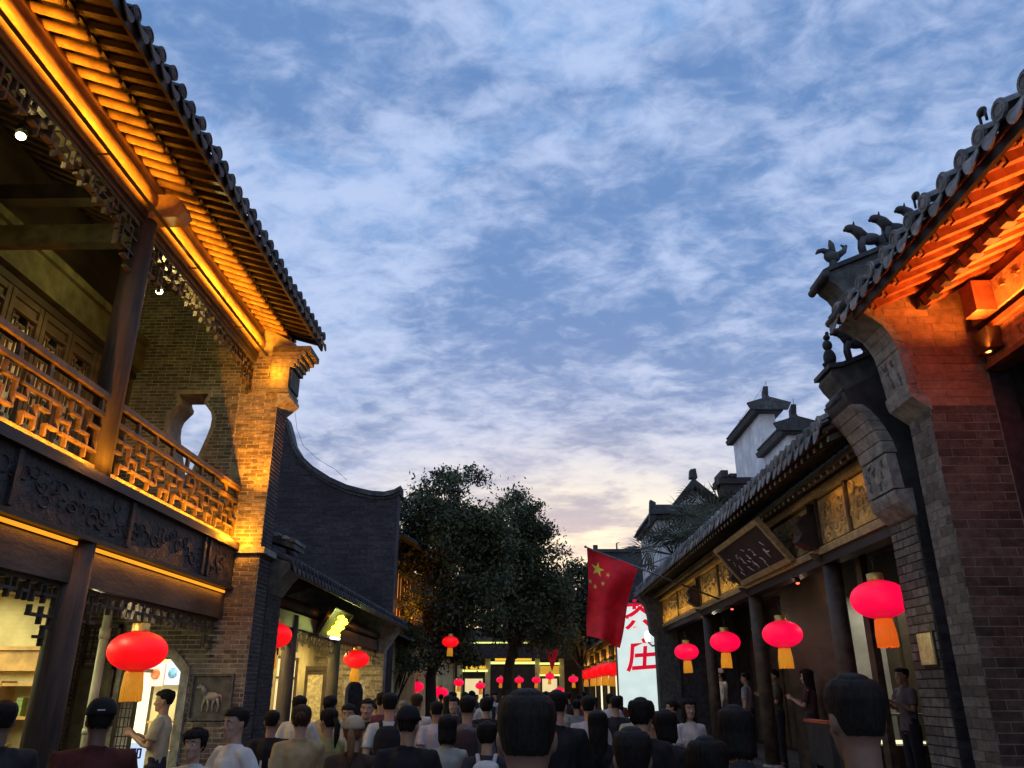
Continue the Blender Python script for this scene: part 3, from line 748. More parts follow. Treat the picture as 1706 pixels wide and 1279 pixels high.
# small tiled coping over the near gable, red-lit from the balcony house
part('gable_coping', MB().prism([(-4.25,3.98),(-3.95,4.02),(-3.3,3.72),(-3.28,3.62),(-4.0,3.85),(-4.25,3.86)], 'y', YA+.02, YA+.6), tile_m, L2)
for i in range(8):
    x = -4.15+i*.12; put('coping_tile', cube(tile_l), L2, (x, YA+.3, 4.03-i*.042), (.06,.62,.05))
rg = thing('ridge_dragon', 'small dark curled dragon ornament on the low tiled roof, against the dark gable wall', 'roof ornament', (-4.55,15.1,4.0))
part('body', MB().tube([(-4.5,15.4,4.0),(-4.5,15.3,4.15),(-4.5,15.05,4.2),(-4.5,14.9,4.32),(-4.5,15.05,4.45),(-4.5,15.2,4.4)],[.09,.09,.08,.06,.045,.02],10), tile_m, rg)
part('plinth', MB().box(-4.62,-4.4,14.8,15.6,3.93,4.02), tile_m, rg)
# hanging neon plaque
for i, (x_, z_, cc) in enumerate(((-5.62,1.98,(.95,.25,.10)),(-5.36,2.0,(.15,.35,.75)),(-5.10,1.98,(.95,.65,.12)))):
    ps = thing('lit_poster', ('reddish','bluish','yellowish')[i]+' lit food poster above the counter seen through the octagonal doorway', 'poster', (x_,12.6,z_))
    part('panel', MB().box(x_-.115,x_+.115,12.6,12.63,z_-.17,z_+.17), emis('menu_%d' % i, tuple(.55+.45*c for c in cc), .9), ps)
    part('picture', MB().ball((x_,12.59,z_),(.07,.012,.08),8), mat('menu_pic_%d' % i, cc, .6, .4, 20, .02), ps)
kw = thing('kiosk_counter', 'pale kiosk counter with small goods behind the octagonal doorway', 'counter', (-5.3,12.4,0))
part('counter_body', MB().box(-5.62,-4.9,12.2,12.5,0,.95), plaster_w, kw); part('shelf', MB().box(-5.6,-4.9,12.5,12.62,1.3,1.33), cab_w, kw)
for i in range(6): part('jar', MB().tube([(-5.52+i*.11,12.36,.955),(-5.52+i*.11,12.36,1.08),(-5.52+i*.11,12.36,1.1)],[.035,.035,.02],8), mat('jar_%d' % (i % 3), ((.6,.25,.08),(.2,.4,.15),(.7,.6,.3))[i % 3], .4, .2, 9, 0), kw)
part('back_panel', MB().box(-5.64,-4.8,12.66,12.7,0,2.9), plaster_w, kw)
rs_ = thing('blue_white_sign', 'small blue and white lit sign low in the octagonal doorway', 'sign', (-5.0,11.0,.8))
part('panel', MB().box(-5.15,-4.92,11.06,11.08,.55,1.12), emis('blue_white_lit', (.62,.78,1), 1.0), rs_)
me = text_mesh('即', .17, .004, .004, 'character'); me.materials.clear(); me.materials.append(mat('blue_ink', (.01,.04,.45), .6, .1, 9, 0)); o = newobj('character', me, rs_); o.location = Vector((-5.035,11.052,.97))-BASE[rs_.name]; o.rotation_euler = (R(90),0,0)
ns_ = thing('neon_sign', 'tilted dark signboard with a glowing lime-yellow character above the porch', 'neon sign', (-3.75,16.1,2.65))
def tilted_board(parent, xt, zt, xb, zb, ya, yb, th, fw, m_board, m_frame):
    """board lying along Y, its top leaning out over the street; returns a map (u along Y 0..1, v 0..1 up) -> point"""
    T = Vector((xt,0,zt)); B = Vector((xb,0,zb)); up = (T-B); L = up.length; u = up/L
    nrm = Vector((u.z,0,-u.x)); 
    if nrm.x*(-1 if xt > 0 else 1) < 0: nrm = -nrm
    def pt(y_, s_, d): q = B+u*s_+nrm*d; return (q.x, y_, q.z)
    def slab(mb, y0_, y1_, s0, s1, d0, d1):
        vs = [pt(y0_,s0,d0),pt(y1_,s0,d0),pt(y1_,s1,d0),pt(y0_,s1,d0),pt(y0_,s0,d1),pt(y1_,s0,d1),pt(y1_,s1,d1),pt(y0_,s1,d1)]
        mb.add(vs, [(0,3,2,1),(4,5,6,7),(0,1,5,4),(1,2,6,5),(2,3,7,6),(3,0,4,7)])
    mb = MB(); slab(mb, ya+fw, yb-fw, fw, L-fw, -th, 0); part('board', mb, m_board, parent)
    mb = MB(); slab(mb, ya, yb, 0, fw-.002, -th, .03); slab(mb, ya, yb, L-fw+.002, L, -th, .03); slab(mb, ya, ya+fw-.002, fw, L-fw, -th, .03); slab(mb, yb-fw+.002, yb, fw, L-fw, -th, .03)
    part('frame', mb, m_frame, parent); return pt, L
pt, L_ = tilted_board(ns_, -3.62, 3.22, -3.92, 2.72, 15.3, 17.0, .05, .05, board_blk, wood_mid)
# neon strokes: an illegible glowing cursive character, as the photograph shows it
st = MB()
for S in ([(0,.40),(.10,.44),(.22,.40)],[(.05,.30),(.18,.34),(.30,.30),(.42,.36)],[(.02,.18),(.14,.25),(.28,.20),(.40,.24)],[(.0,.06),(.10,.14),(.2,.10)],[(.16,.42),(.15,.25),(.10,.05)],[(.30,.42),(.34,.22),(.28,.04),(.44,.08)],[(.22,.30),(.26,.16)]):
    st.tube([pt(16.25-.0+(a-.2)*1.9, .04+b, .05) for a, b in S], [.036]*len(S), 6)
part('neon_strokes', st, neon, ns_)
st = MB(); st.tube([pt(16.1,.04,.08), pt(16.75,.06,.08)], [.03,.03], 6); part('neon_underline', st, glare_w, ns_)  # white glare of the sign, modelled as a glowing strip
point('neon_light', (-3.45,16.1,2.95), 14, (.85,1,.25), .1)
# ================================================================== THIRD LEFT HOUSE: dark gable wall with a swept top
L3 = thing('gable_house', 'tall dark brick gable wall with a swept concave parapet rising behind the low porch house', 'house', (-6,24,0))
YW = 24.0
prof = [(-13.1,7.5),(-12.2,7.5),(-11.4,7.66),(-10.86,7.9),(-10.3,8.25),(-9.85,8.65),(-9.58,9.05),(-9.45,9.45),(-9.28,9.9),(-9.0,10.15),(-8.5,10.25),(-8.0,10.15),(-7.72,9.9),(-7.55,9.45),(-7.42,9.05),(-7.15,8.65),(-6.7,8.25),(-6.14,7.9),(-5.6,7.66),(-5.16,7.54),(-4.8,7.46),(-4.4,7.43),(-4.1,7.5),(-3.9,7.62)]
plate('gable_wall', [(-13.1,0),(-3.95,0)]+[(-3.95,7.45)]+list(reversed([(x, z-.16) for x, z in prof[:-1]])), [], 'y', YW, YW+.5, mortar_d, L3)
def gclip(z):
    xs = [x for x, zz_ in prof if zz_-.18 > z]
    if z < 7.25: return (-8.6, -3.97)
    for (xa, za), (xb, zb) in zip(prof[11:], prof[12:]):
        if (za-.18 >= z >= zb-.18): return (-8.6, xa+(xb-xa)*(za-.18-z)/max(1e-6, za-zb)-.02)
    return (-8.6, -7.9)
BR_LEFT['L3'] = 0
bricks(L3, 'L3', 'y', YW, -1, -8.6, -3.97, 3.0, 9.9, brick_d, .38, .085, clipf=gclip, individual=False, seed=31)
cp = MB()
for (xa, za), (xb, zb) in zip(prof, prof[1:]):
    for (o1, o2, ya, yb) in ((-.16,-.07,YW-.06,YW+.56),(-.07,.02,YW-.14,YW+.64),(.02,.10,YW-.04,YW+.54)):
        cp.add([(xa,ya,za+o1),(xb,ya,zb+o1),(xb,yb,zb+o1),(xa,yb,za+o1),(xa,ya,za+o2),(xb,ya,zb+o2),(xb,yb,zb+o2),(xa,yb,za+o2)],
            [(0,3,2,1),(4,5,6,7),(0,1,5,4),(1,2,6,5),(2,3,7,6),(3,0,4,7)])
part('swept_coping', cp, tile_m, L3)
part('lightning_wire', MB().tube([(-7.5,YW,10.3),(-7.35,YW,9.6),(-7.1,YW,9.05),(-6.6,YW,8.6),(-6.0,YW,8.25),(-5.6,YW,7.9)],[.006]*6,5), iron, L3)
part('side_wall', MB().box(-9,-4.02,YW+.5,38,0,3.3), plaster_w, L3)
part('upper_wall', MB().box(-9,-4.3,YW+.5,38,3.3,6.0), wood_mid, L3)
for i in range(9):
    ya = YW+.9+i*1.45
    for j, (za, zb) in enumerate(((3.5,4.35),(4.5,5.5))):
        fm = MB()
        for b in ((ya,ya+.06,za,zb),(ya+1.2,ya+1.26,za,zb),(ya+.6,ya+.66,za,zb)): fm.box(-4.30,-4.22,*b)
        for z in (za,zb-.06): fm.box(-4.295,-4.225,ya+.06,ya+1.2,z,z+.06)
        wn = part('window', fm, wood_dark, L3); put('pane', cube(win_o), wn, (-4.29,ya+.63,(za+zb)/2), (.01,1.15,zb-za-.08))
roof3 = part('roof', MB().prism([(-3.4,6.0),(-3.4,6.1),(-6.6,7.9),(-9.8,6.1),(-9.8,6.0),(-6.6,7.8)], 'y', YW+.52, 38), tile_m, L3)
part('lower_eave', MB().prism([(-3.5,3.15),(-3.5,3.22),(-4.3,3.6),(-4.3,3.5)], 'y', YW+.52, 38), tile_m, L3)
area('window_glow', (-3.7,29,3.9), (9,.1), 90, AMB, (-.5,0,1))
# ================================================================== RIGHT NEAR HOUSE (orange-lit eaves)
XR = 4.0; YP = 7.4; YPb = 7.87
R1 = thing('eaves_house', 'near house on the right with red-orange lit eaves and a grey brick pier', 'house', (6,5,0))
pier_outline = [(9.5,0),(4.0,0),(4.0,4.12),(3.78,4.26),(3.66,4.44),(3.60,4.62),(3.56,4.85),(3.46,5.05),(3.34,5.16),(3.24,5.24),(3.24,5.5),(4.3,6.05),(6.8,7.3),(9.5,6.0)]
plate('gable_wall', [(4.67,0),(4.67,5.97),(3.5,5.43),(3.54,5.41),(3.65,5.36),(3.76,5.18),(3.815,4.95),(3.845,4.62),(3.87,4.50),(4.01,4.38),(4.01,0)], [], 'y', YP+.01, YPb-.01, mortar_g, R1)
BR_LEFT['R1'] = 300
def rclip(z):
    if z < 4.38: return (4.005, 4.66)
    P_ = [(4.38,4.0),(4.50,3.87),(4.62,3.845),(4.95,3.815),(5.18,3.76),(5.36,3.65),(5.43,3.52),(5.95,4.62)]
    for (za, xa), (zb, xb) in zip(P_, P_[1:]):
        if za <= z <= zb: return (xa+(xb-xa)*(z-za)/(zb-za)+.07, 4.66)
    return None
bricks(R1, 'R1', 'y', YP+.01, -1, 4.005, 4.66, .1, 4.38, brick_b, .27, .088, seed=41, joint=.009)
bricks(R1, 'R1', 'y', YP+.01, -1, 3.5, 4.66, 4.38, 5.9, mat('orange_lit_brick', (.34,.20,.12), .85, .2, 14, .25, rnd=.2, island=True), .46, .088, seed=42, clipf=rclip, joint=.007)  # orange eave light put into the brick colour up here
bricks(R1, 'R1', 'x', 4.01, -1, YP+.01, YPb-.01, .1, 4.36, brick_g, .235, .088, seed=43)
foot = MB().prism([(4.02,4.33),(3.99,4.35),(3.84,4.47),(3.82,4.54),(3.815,4.60),(3.90,4.60),(3.94,4.52),(4.02,4.44)], 'y', YP-.02, YPb+.02); part('corbel_foot', foot, stone, R1)
part('carved_panel', MB().prism([(3.835,4.605),(3.795,4.985),(3.90,5.0),(3.93,4.62)], 'y', YP-.012, YPb+.012), stone, R1)
cs = MB()
for i in range(9):
    yq = YP+.08+rr.uniform(0,.3); t = rr.uniform(.12,.88); x = 3.835-.04*t-.006; z = 4.62+.34*t
    part('relief_leaf', MB().tube([(x,yq,z-.03),(x-.012,yq+.03,z+.01),(x,yq+.02+rr.uniform(-.03,.05),z+.05)],[.012,.016,.008],6), stone, R1)

arc = [(3.79,5.0),(3.77,5.10),(3.73,5.19),(3.68,5.27),(3.60,5.34),(3.51,5.40),(3.42,5.44)]
for (xa, za), (xb, zb) in zip(arc, arc[1:]):
    dx_, dz_ = xb-xa, zb-za; a_i = 0
    part('corbel_brick', MB().prism([(xa,za),(xb-dx_*.07,zb-dz_*.07),(xb-dx_*.07+.10,zb-dz_*.07-.03),(xa+.10,za-.03)], 'y', YP-.008, YPb+.008), stone, R1)
# layered ridge end standing over the corbel
rd = MB().prism([(3.44,5.46),(3.36,5.50),(3.32,5.55),(3.37,5.60),(3.38,5.68),(3.34,5.75),(3.27,5.81),(3.23,5.88),(3.28,5.93),(4.5,6.44),(6.6,7.40),(6.6,7.0),(4.8,6.1),(4.0,5.75),(3.5,5.5)], 'y', YP+.06, YPb-.06)
part('verge_ridge', rd, stone_d, R1)
cp = MB().prism([(3.19,5.88),(3.19,5.935),(3.28,5.985),(4.5,6.50),(6.6,7.45),(6.6,7.40),(4.5,6.445),(3.28,5.935)], 'y', YP+.02, YPb-.02); cp.tube([(3.21,YP,5.87),(3.21,YPb,5.87)],[.042,.042],12); cp.tube([(3.35,YP,5.50),(3.35,YPb,5.50)],[.045,.045],12)
part('ridge_coping', cp, tile_m, R1)
def roof_z1(x): return 5.24+(x-3.1)*.47
roofR1 = part('roof', MB().prism([(3.38,5.41),(3.38,5.45),(6.9,7.10),(9.8,5.9),(9.8,5.8),(6.9,6.98)], 'y', 1.2, YP-.01), mat('eave_boarding_red', (.22,.06,.03), .6, .3, 6, .15), R1)
rb = MB().box(0,1,-.5,.5,-.5,.5).mesh('square_rafter', wood_red)
emb = MB(); 
for (a, b, c, d) in ((-.42,.42,.32,.42),(-.42,.42,-.42,-.32),(-.42,-.32,-.32,.32),(.32,.42,-.32,.32),(-.08,.08,-.32,.32),(-.32,-.08,-.06,.06),(.08,.32,.02,.14)): emb.box(-.02,.01,a,b,c,d)
embm = emb.mesh('rafter_end_emblem', mat('emblem_gold', (.35,.18,.09), .5, .2, 8, .1))
yy = 1.5
while yy < YP-.02:
    span_obj('flying_rafter', rb, roofR1, (3.55,yy,5.40), (4.45,yy,5.79), .08, .08)
    put('rafter_end', embm, roofR1, (3.535,yy,5.40), (1,.08,.08))
    span_obj('lower_rafter', rb, roofR1, (4.10,yy+.02,5.48), (5.1,yy+.02,5.935), .12, .115)
    put('rafter_block', cube(wood_dark), roofR1, (4.13,yy+.15,5.49), (.10,.11,.10))
    yy += .26
part('eave_board', MB().box(3.40,3.44,1.2,YP-.012,5.32,5.41).box(4.08,4.12,1.2,YP-.012,5.56,5.61), wood_dark, R1)
covR = cover_row_mesh(tile_l, 3.6, 1.70, 14, .075, 1); drpR = drip_mesh(tile_l, .24, .15, 1, .3)
yy = 1.4
while yy < YP+.40:
    rj = random.uniform(-.012,.012)
    put('cover_tile', covR, roofR1, (3.34+rj,yy,5.53)); put('drip_tile', drpR, roofR1, (3.34+rj,yy+.14,5.49)); yy += .28
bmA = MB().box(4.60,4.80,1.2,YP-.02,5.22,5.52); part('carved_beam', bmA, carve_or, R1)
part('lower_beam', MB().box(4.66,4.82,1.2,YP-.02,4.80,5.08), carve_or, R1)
part('beam_moulding', MB().box(4.60,4.84,1.2,YP-.02,5.085,5.14).box(4.62,4.84,1.2,YP-.02,4.74,4.795), wood_red, R1)
part('purlin', MB().tube([(4.72,1.2,5.62),(4.72,YP-.02,5.62)],[.1,.1],16), wood_red, R1)
for yq in (6.95,3.6):
    part('beam_end', MB().box(4.40,4.60,yq-.02,yq+.2,5.2,5.52), wood_red, R1); part('bracket', MB().box(4.52,4.66,yq+.1,yq+.34,4.86,5.08), wood_dark, R1)
bcs = MB(); 
for i in range(70):
    yq = 1.6+rr.random()*5.7; zc = rr.choice((5.37,4.94)); x = 4.595 if zc > 5.2 else 4.655
    bcs.tube([(x,yq,zc-.08+rr.random()*.1),(x,yq+.04,zc+.02),(x,yq+rr.uniform(-.05,.1),zc+rr.uniform(0,.08))],[.008,.011,.006],5)
part('beam_carving', bcs, carve_or, R1)
part('shop_front', MB().box(5.1,5.3,1.2,YP,0,4.9).box(4.9,5.3,YP,YP+.4,0,4.9), wood_dark, R1)
part('back_wall', MB().box(9,9.4,1.0,YPb,0,5.8).box(4.7,9.4,.9,1.2,0,5.8), brick_d, R1)
part('inner_pier', MB().box(4.67,9,YP+.02,YPb-.02,0,6.2), brick_d, R1)
for i in range(3):
    pn = MB().box(5.04,5.1,2.0+i*1.75,3.6+i*1.75,.3,4.3); part('door_panel', pn, wood_col, R1)
area('orange_strip_eave', (4.50,4.6,4.86), (5.0,.04), 230, REDO, (-.35,0,1), 125)
area('orange_strip_fill', (3.95,5.0,4.95), (4.2,.04), 2, REDO, (-.1,0,1))
spl = bpy.data.lights.new('orange_corner_spot','SPOT'); spl.energy = 230; spl.color = (1,.27,.03); spl.spot_size = R(112); spl.spot_blend = .12; spl.shadow_soft_size = .02
spo = bpy.data.objects.new('orange_corner_spot', spl); COL.objects.link(spo); spo.location = (4.58,7.18,4.86); spo.rotation_euler = Vector((-.12,.12,1)).to_track_quat('-Z','Y').to_euler()
sp = thing('ceiling_lamp', 'small glowing recessed spotlight below the orange carved beam on the right', 'lamp', (4.9,6.6,4.7))
part('lamp_housing', MB().tube([(4.88,6.75,4.66),(4.88,6.75,4.74)],[.05,.05],14), iron, sp); part('bulb', MB().ball((4.88,6.75,4.655),(.035,.035,.015),6), emis('amber_bulb',(1,.35,.06),4), sp)
# roof beasts: walking animals on the verge ridge
def beast(x, y, z, s, dirx, label, kind, m=tile_m):
    t = thing('ridge_beast', label, 'roof figure', (x,y,z), 'ridge beasts on the roof corners')
    mb = MB(); d = dirx
    q = lambda a, b, c: (x+a*s*d, y+b*s, z+c*s)
    if kind == 'bird':
        mb.ball(q(0,0,.30), (.16*s,.09*s,.13*s), 8)
        mb.tube([q(0,0,.02),q(0,0,.2)],[.10*s,.07*s],8)
        mb.tube([q(.05,0,.38),q(.16,0,.44),q(.24,0,.42),q(.30,0,.36)],[.07*s,.05*s,.045*s,.015*s],8)
        mb.tube([q(-.02,0,.34),q(-.02,0,.56),q(0,0,.66)],[.07*s,.06*s,.02*s],8)
        mb.tube([q(-.08,0,.30),q(-.24,0,.42),q(-.30,0,.54)],[.07*s,.055*s,.03*s],8)
        mb.tube([q(-.26,0,.5),q(-.20,0,.56)],[.03*s,.015*s],6)
    elif kind == 'seated':
        mb.ball(q(0,0,.22), (.13*s,.11*s,.20*s), 8); mb.ball(q(.01,0,.50), (.10*s,.09*s,.12*s), 8)
        mb.tube([q(.08,0,.06),q(.13,0,.12)],[.08*s,.06*s],8); mb.ball(q(.0,0,.68),(.07*s,.07*s,.07*s),8); mb.ball(q(-.02,0,.77),(.04*s,.04*s,.05*s),6)
    else:
        mb.ball(q(-.02,0,.34), (.21*s,.10*s,.115*s), 8)
        mb.tube([q(.10,0,.38),q(.18,0,.50),q(.27,0,.56)],[.105*s,.095*s,.08*s],8)
        mb.ball(q(.30,0,.56), (.11*s,.075*s,.08*s), 8); mb.tube([q(.34,0,.55),q(.42,0,.52)],[.045*s,.03*s],7)
        for yy_ in (-.05,.05):
            mb.tube([q(.12,yy_,.34),q(.16,yy_,.18),q(.14,yy_,0)],[.06*s,.048*s,.042*s],7)
            mb.tube([q(-.16,yy_,.34),q(-.22,yy_,.2),q(-.17,yy_,.10),q(-.20,yy_,0)],[.085*s,.06*s,.045*s,.045*s],7)
            mb.tube([q(.25,yy_*.8,.60),q(.24,yy_,.68)],[.025*s,.008*s],6)
        mb.tube([q(-.20,0,.36),q(-.28,0,.44),q(-.26,0,.56)],[.03*s,.035*s,.01*s],7)
    part('figure', mb, m, t); return t
def rt(x): return 5.985+(x-3.28)*.42
beast(3.40,7.63,rt(3.40),.58,-1,'bird-shaped roof figure with raised wings at the tip of the near ridge','bird')
beast(3.84,7.63,rt(3.84),.62,-1,'walking lion roof figure second from the tip of the near ridge','beast')
beast(4.14,7.63,rt(4.14),.62,-1,'horned roof figure third from the tip of the near ridge','beast')
beast(4.44,7.63,rt(4.44),.6,-1,'fish-tailed roof figure farthest up the near ridge, half hidden by the eave tiles','beast')
for yq, lb in ((5.75,'tiny iron bracket figure on the near right eave tiles, lower one'),(4.7,'tiny iron bracket figure on the near right eave tiles, upper one')):
    t = thing('eave_figure', lb, 'roof figure', (3.36,yq,5.62)); mb = MB().ball((3.36,yq,5.70),(.03,.05,.035),6)
    for a in (-.035,.035): mb.tube([(3.36,yq+a,5.60),(3.36,yq+a,5.70)],[.01,.012],6)
    part('figure', mb, iron, t)
# ================================================================== RIGHT SECOND HOUSE (long porch)
XC = 4.2; YQ = 8.2; YZ = 25.1
R2 = thing('long_porch_house', 'long single-storey house on the right with gilded carved lintel panels and a red lantern row', 'house', (6.5,16,0))
P2 = [(4.06,3.48),(3.95,3.62),(3.90,3.76),(3.885,4.12),(3.80,4.38),(3.70,4.56),(3.55,4.72),(3.52,4.84),(4.6,5.40),(6.6,6.4)]
plate('near_gable', [(9.5,0),(4.06,0)]+[(x+.01, z) for x, z in P2]+[(9.5,5.2)], [], 'y', YQ, YQ+.62, mat('gable_render_dark', (.05,.045,.042), .85, .3, 5, .2), R2)
BR_LEFT['R2'] = 300
bricks(R2, 'R2', 'x', 4.06, -1, YQ+.01, YQ+.61, .1, 3.44, brick_g, .24, .088, seed=51)
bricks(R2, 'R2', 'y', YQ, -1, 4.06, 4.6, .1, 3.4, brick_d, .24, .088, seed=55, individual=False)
part('corbel_foot', MB().prism([(4.08,3.45),(4.04,3.47),(3.92,3.60),(3.89,3.68),(3.885,3.72),(4.08,3.74)], 'y', YQ-.02, YQ+.64), stone, R2)
part('carved_panel', MB().prism([(3.885,3.745),(3.86,4.12),(3.97,4.12),(4.0,3.745)], 'y', YQ-.012, YQ+.632), stone, R2)
cs = MB()
for i in range(12):
    yq = YQ+.08+rr.uniform(0,.44); t = rr.uniform(.12,.88); x = 3.885-.025*t-.006; z = 3.76+.33*t
    part('relief_leaf', MB().tube([(x,yq,z-.03),(x-.012,yq+.03,z+.01),(x,yq+rr.uniform(-.04,.06),z+.05)],[.012,.016,.008],6), stone, R2)

arc2 = [(3.855,4.14),(3.83,4.27),(3.785,4.39),(3.73,4.50),(3.66,4.60),(3.57,4.69)]
for (xa, za), (xb, zb) in zip(arc2, arc2[1:]):
    dx_, dz_ = xb-xa, zb-za; part('corbel_brick', MB().prism([(xa,za),(xb-dx_*.08,zb-dz_*.08),(xb+.14,zb-dz_*.08),(xa+.14,za)], 'y', YQ-.006, YQ+.626), stone, R2)
part('verge_ridge', MB().prism([(3.60,4.74),(3.55,4.82),(3.56,4.92),(3.50,5.0),(3.46,5.08),(3.48,5.14),(3.6,5.16),(4.6,5.58),(6.6,6.5),(6.6,6.2),(4.6,5.4),(3.7,4.8)], 'y', YQ+.10, YQ+.5), stone_d, R2)
part('ridge_coping', MB().prism([(3.44,5.15),(3.44,5.20),(3.6,5.22),(4.6,5.64),(6.6,6.56),(6.6,6.50),(4.6,5.585),(3.6,5.165)], 'y', YQ+.06, YQ+.56).tube([(3.56,YQ+.10,4.84),(3.56,YQ+.52,4.84)],[.05,.05],12), tile_m, R2)
beast(3.52,8.4,5.2,.56,-1,'seated roof figure at the tip of the second ridge, beside the near corbel','seated')
beast(3.83,8.4,5.30,.62,-1,'walking beast roof figure behind the seated figure on the second ridge','beast')
# porch platform, columns, beams
part('porch_platform', MB().box(3.95,9,YQ+.62,YZ,0,.42).box(3.7,3.95,YQ+.7,YZ,0,.22), stone_d, R2)
cols = (11.35, 15.35, 19.5)
for yq in cols:
    lathe_col('column', 4.32, yq, .5, 3.6, .13, wood_mid, R2); part('column_base', MB().tube([(4.32,yq,.42),(4.32,yq,.48),(4.32,yq,.54)],[.17,.2,.16],18), stone, R2)
    part('beam_head', MB().prism([(4.4,3.62),(4.02,3.62),(3.86,3.72),(3.92,3.82),(3.86,3.95),(4.0,4.1),(4.4,4.1)], 'y', yq-.12, yq+.12), wood_dark, R2)
    part('bracket', MB().prism([(4.3,3.56),(4.02,3.56),(4.08,3.48),(4.2,3.42),(4.26,3.3),(4.3,3.25)], 'y', yq-.03, yq+.03), wood_olive, R2)
part('lintel', MB().box(4.14,4.40,YQ+.62,YZ,3.53,3.63), frame_gold, R2)
part('under_lintel', MB().box(4.18,4.38,YQ+.62,YZ,3.40,3.528), wood_dark, R2)
part('panel_backing', MB().box(4.22,4.32,YQ+.62,YZ,3.63,4.30), wood_dark, R2)
part('top_rail', MB().box(4.10,4.34,YQ+.62,YZ,4.30,4.345).tube([(4.25,YQ+.62,4.42),(4.25,YZ,4.42)],[.08,.08],14), frame_gold, R2)
segs = [YQ+.62]+list(cols)+[YZ]
for (ya, yb) in zip(segs, segs[1:]):
    n_ = 2; ww = (yb-ya-.3)/n_
    for i in range(n_):
        a = ya+.15+ww*i+.04; b = a+ww-.08
        pn = part('carved_panel', MB().box(4.17,4.22,a,b,3.66,4.27), carve_gold, R2)
        cm = MB()
        for q in range(22):
            cy_ = rr.uniform(a+.12,b-.12); cz_ = rr.uniform(3.76,4.17); r0 = rr.uniform(.05,.12); a0 = rr.uniform(0,6.28); pts = []
            for k in range(7):
                an = a0+k*.7; rad = r0*(1-k*.1); pts.append((4.165, cy_+rad*math.cos(an)*1.3, cz_+rad*math.sin(an)))
            cm.tube(pts, [.026-.002*k for k in range(7)], 6)
        me = cm.mesh('scroll_relief', carve_gold, BASE[R2.name]); newobj('scroll_relief', me, pn)
        for e in (a-.035, b+.012): bar('panel_stile', R2, 4.13, 4.22, e, e+.022, 3.635, 4.295, wood_mid)
def roof2z(x): return 4.62+(x-3.45)*.5
roofR2 = part('roof', MB().prism([(3.48,4.555),(3.48,4.60),(6.8,6.25),(9.8,5.0),(9.8,4.9),(6.8,6.15)], 'y', YQ+.6, YZ+.4), wood_mid, R2)
rfl = MB().box(0,1,-.5,.5,-.5,.5).mesh('eave_rafter', wood_olive)
rrd = MB().tube([(0,0,0),(1,0,0)],[.5,.5],10).mesh('round_rafter', mat('rafter_pale_end', (.17,.15,.12), .6, .2, 6, .1))
pale_e = mat('rafter_end_paint', (.42,.40,.33), .6, .2, 20, .05)
rend = MB().tube([(-.006,0,0),(.004,0,0)],[.029,.031],12).mesh('rafter_end', pale_e); fend = MB().box(-.005,.004,-.029,.029,-.031,.031).mesh('rafter_end_square', pale_e)
yy = YQ+.7
while yy < YZ+.3:
    span_obj('flying_rafter', rfl, roofR2, (3.56,yy,4.50), (4.3,yy,4.83), .055, .06)
    span_obj('round_rafter', rrd, roofR2, (3.96,yy,4.42), (5.0,yy,4.90), .06, .06)
    put('rafter_end', rend, roofR2, (3.956,yy,4.42), (1,1,1)); put('flying_end', fend, roofR2, (3.556,yy,4.50), (1,1,1))
    yy += .235
part('eave_board', MB().box(3.50,3.53,YQ+.6,YZ+.4,4.545,4.58).box(3.95,3.975,YQ+.6,YZ+.4,4.465,4.52), wood_olive, R2)
covR2 = cover_row_mesh(tile_l, 3.3, 1.66, 14, .072, 1); drpR2 = drip_mesh(tile_l, .21, .17, 1, .3)
yy = YQ+.62
while yy < YZ+.45:
    rj = random.uniform(-.012,.012); put('cover_tile', covR2, roofR2, (3.45+rj,yy,4.68)); put('drip_tile', drpR2, roofR2, (3.45-rj,yy+.12,4.65)); yy += .238
# louvred ceiling of the porch, back wall
lv = MB()
part('porch_ceiling', MB().box(4.4,6.4,YQ+.62,YZ,4.05,4.1), wood_dark, R2)
x = 4.48
while x < 6.3: bar('ceiling_batten', R2, x, x+.05, YQ+.62, YZ, 3.96, 4.03, wood_mid); x += .2
part('porch_back_wall', MB().box(6.3,6.4,9.6,YZ,.42,4.05), wood_dark, R2)
for i in range(11):
    ya = 13.0+i*.94
    part('door_panel', MB().box(6.24,6.3,ya+.05,ya+.85,.5,3.2), wood_mid, R2)
# small lit shop behind the near bay: opening in the back wall with a glass counter
part('shop_room', MB().box(6.9,7.0,9.0,15.0,.42,3.4).box(5.1,6.9,14.5,14.6,.42,3.4), mat('shop_room_wall', (.55,.55,.50), .9, .1, 2, .02), R2)
area('right_shop_light', (5.9,13.4,3.3), (1.4,.8), 16, (1,.92,.72), (0,0,-1))
gc = thing('glass_counter', 'lit glass display counter behind the rightmost lantern', 'counter', (5.3,12.9,.42))
part('base', MB().box(5.15,5.9,12.7,13.2,.42,1.0), wood_mid, gc); part('glass_case', MB().box(5.15,5.9,12.7,13.2,1.0,1.4), glass, gc); part('counter_top', MB().box(5.13,5.92,12.68,13.22,1.4,1.43), stone, gc)
part('lit_shelf', MB().box(5.2,5.85,12.75,13.15,1.02,1.05), win_w, gc)
part('partition', MB().box(4.95,5.05,11.9,12.1,.42,3.95).box(4.98,5.04,13.3,16,.42,3.95), wood_mid, R2)
for (ya, yb, pw, cc) in ((16.0,19.3,5,(1,.60,.10)),(19.7,24.9,12,(1,.56,.08)),(15.3,15.9,1,(1,.62,.15))):
    area('lintel_strip', (3.98,(ya+yb)/2,3.60), (yb-ya,.03), pw, cc, (.85,0,1), 95)
point('plate_light', (3.78,8.40,2.4), .8, (1,.85,.5), .02)
area('lintel_spot', (4.05,9.9,4.30), (1.6,.02), 1.5, (1,.45,.07), (.5,0,-1), 120)
area('lintel_strip_near', (3.98,9.9,3.60), (2.2,.03), .8, (1,.7,.3), (.85,0,1), 95)
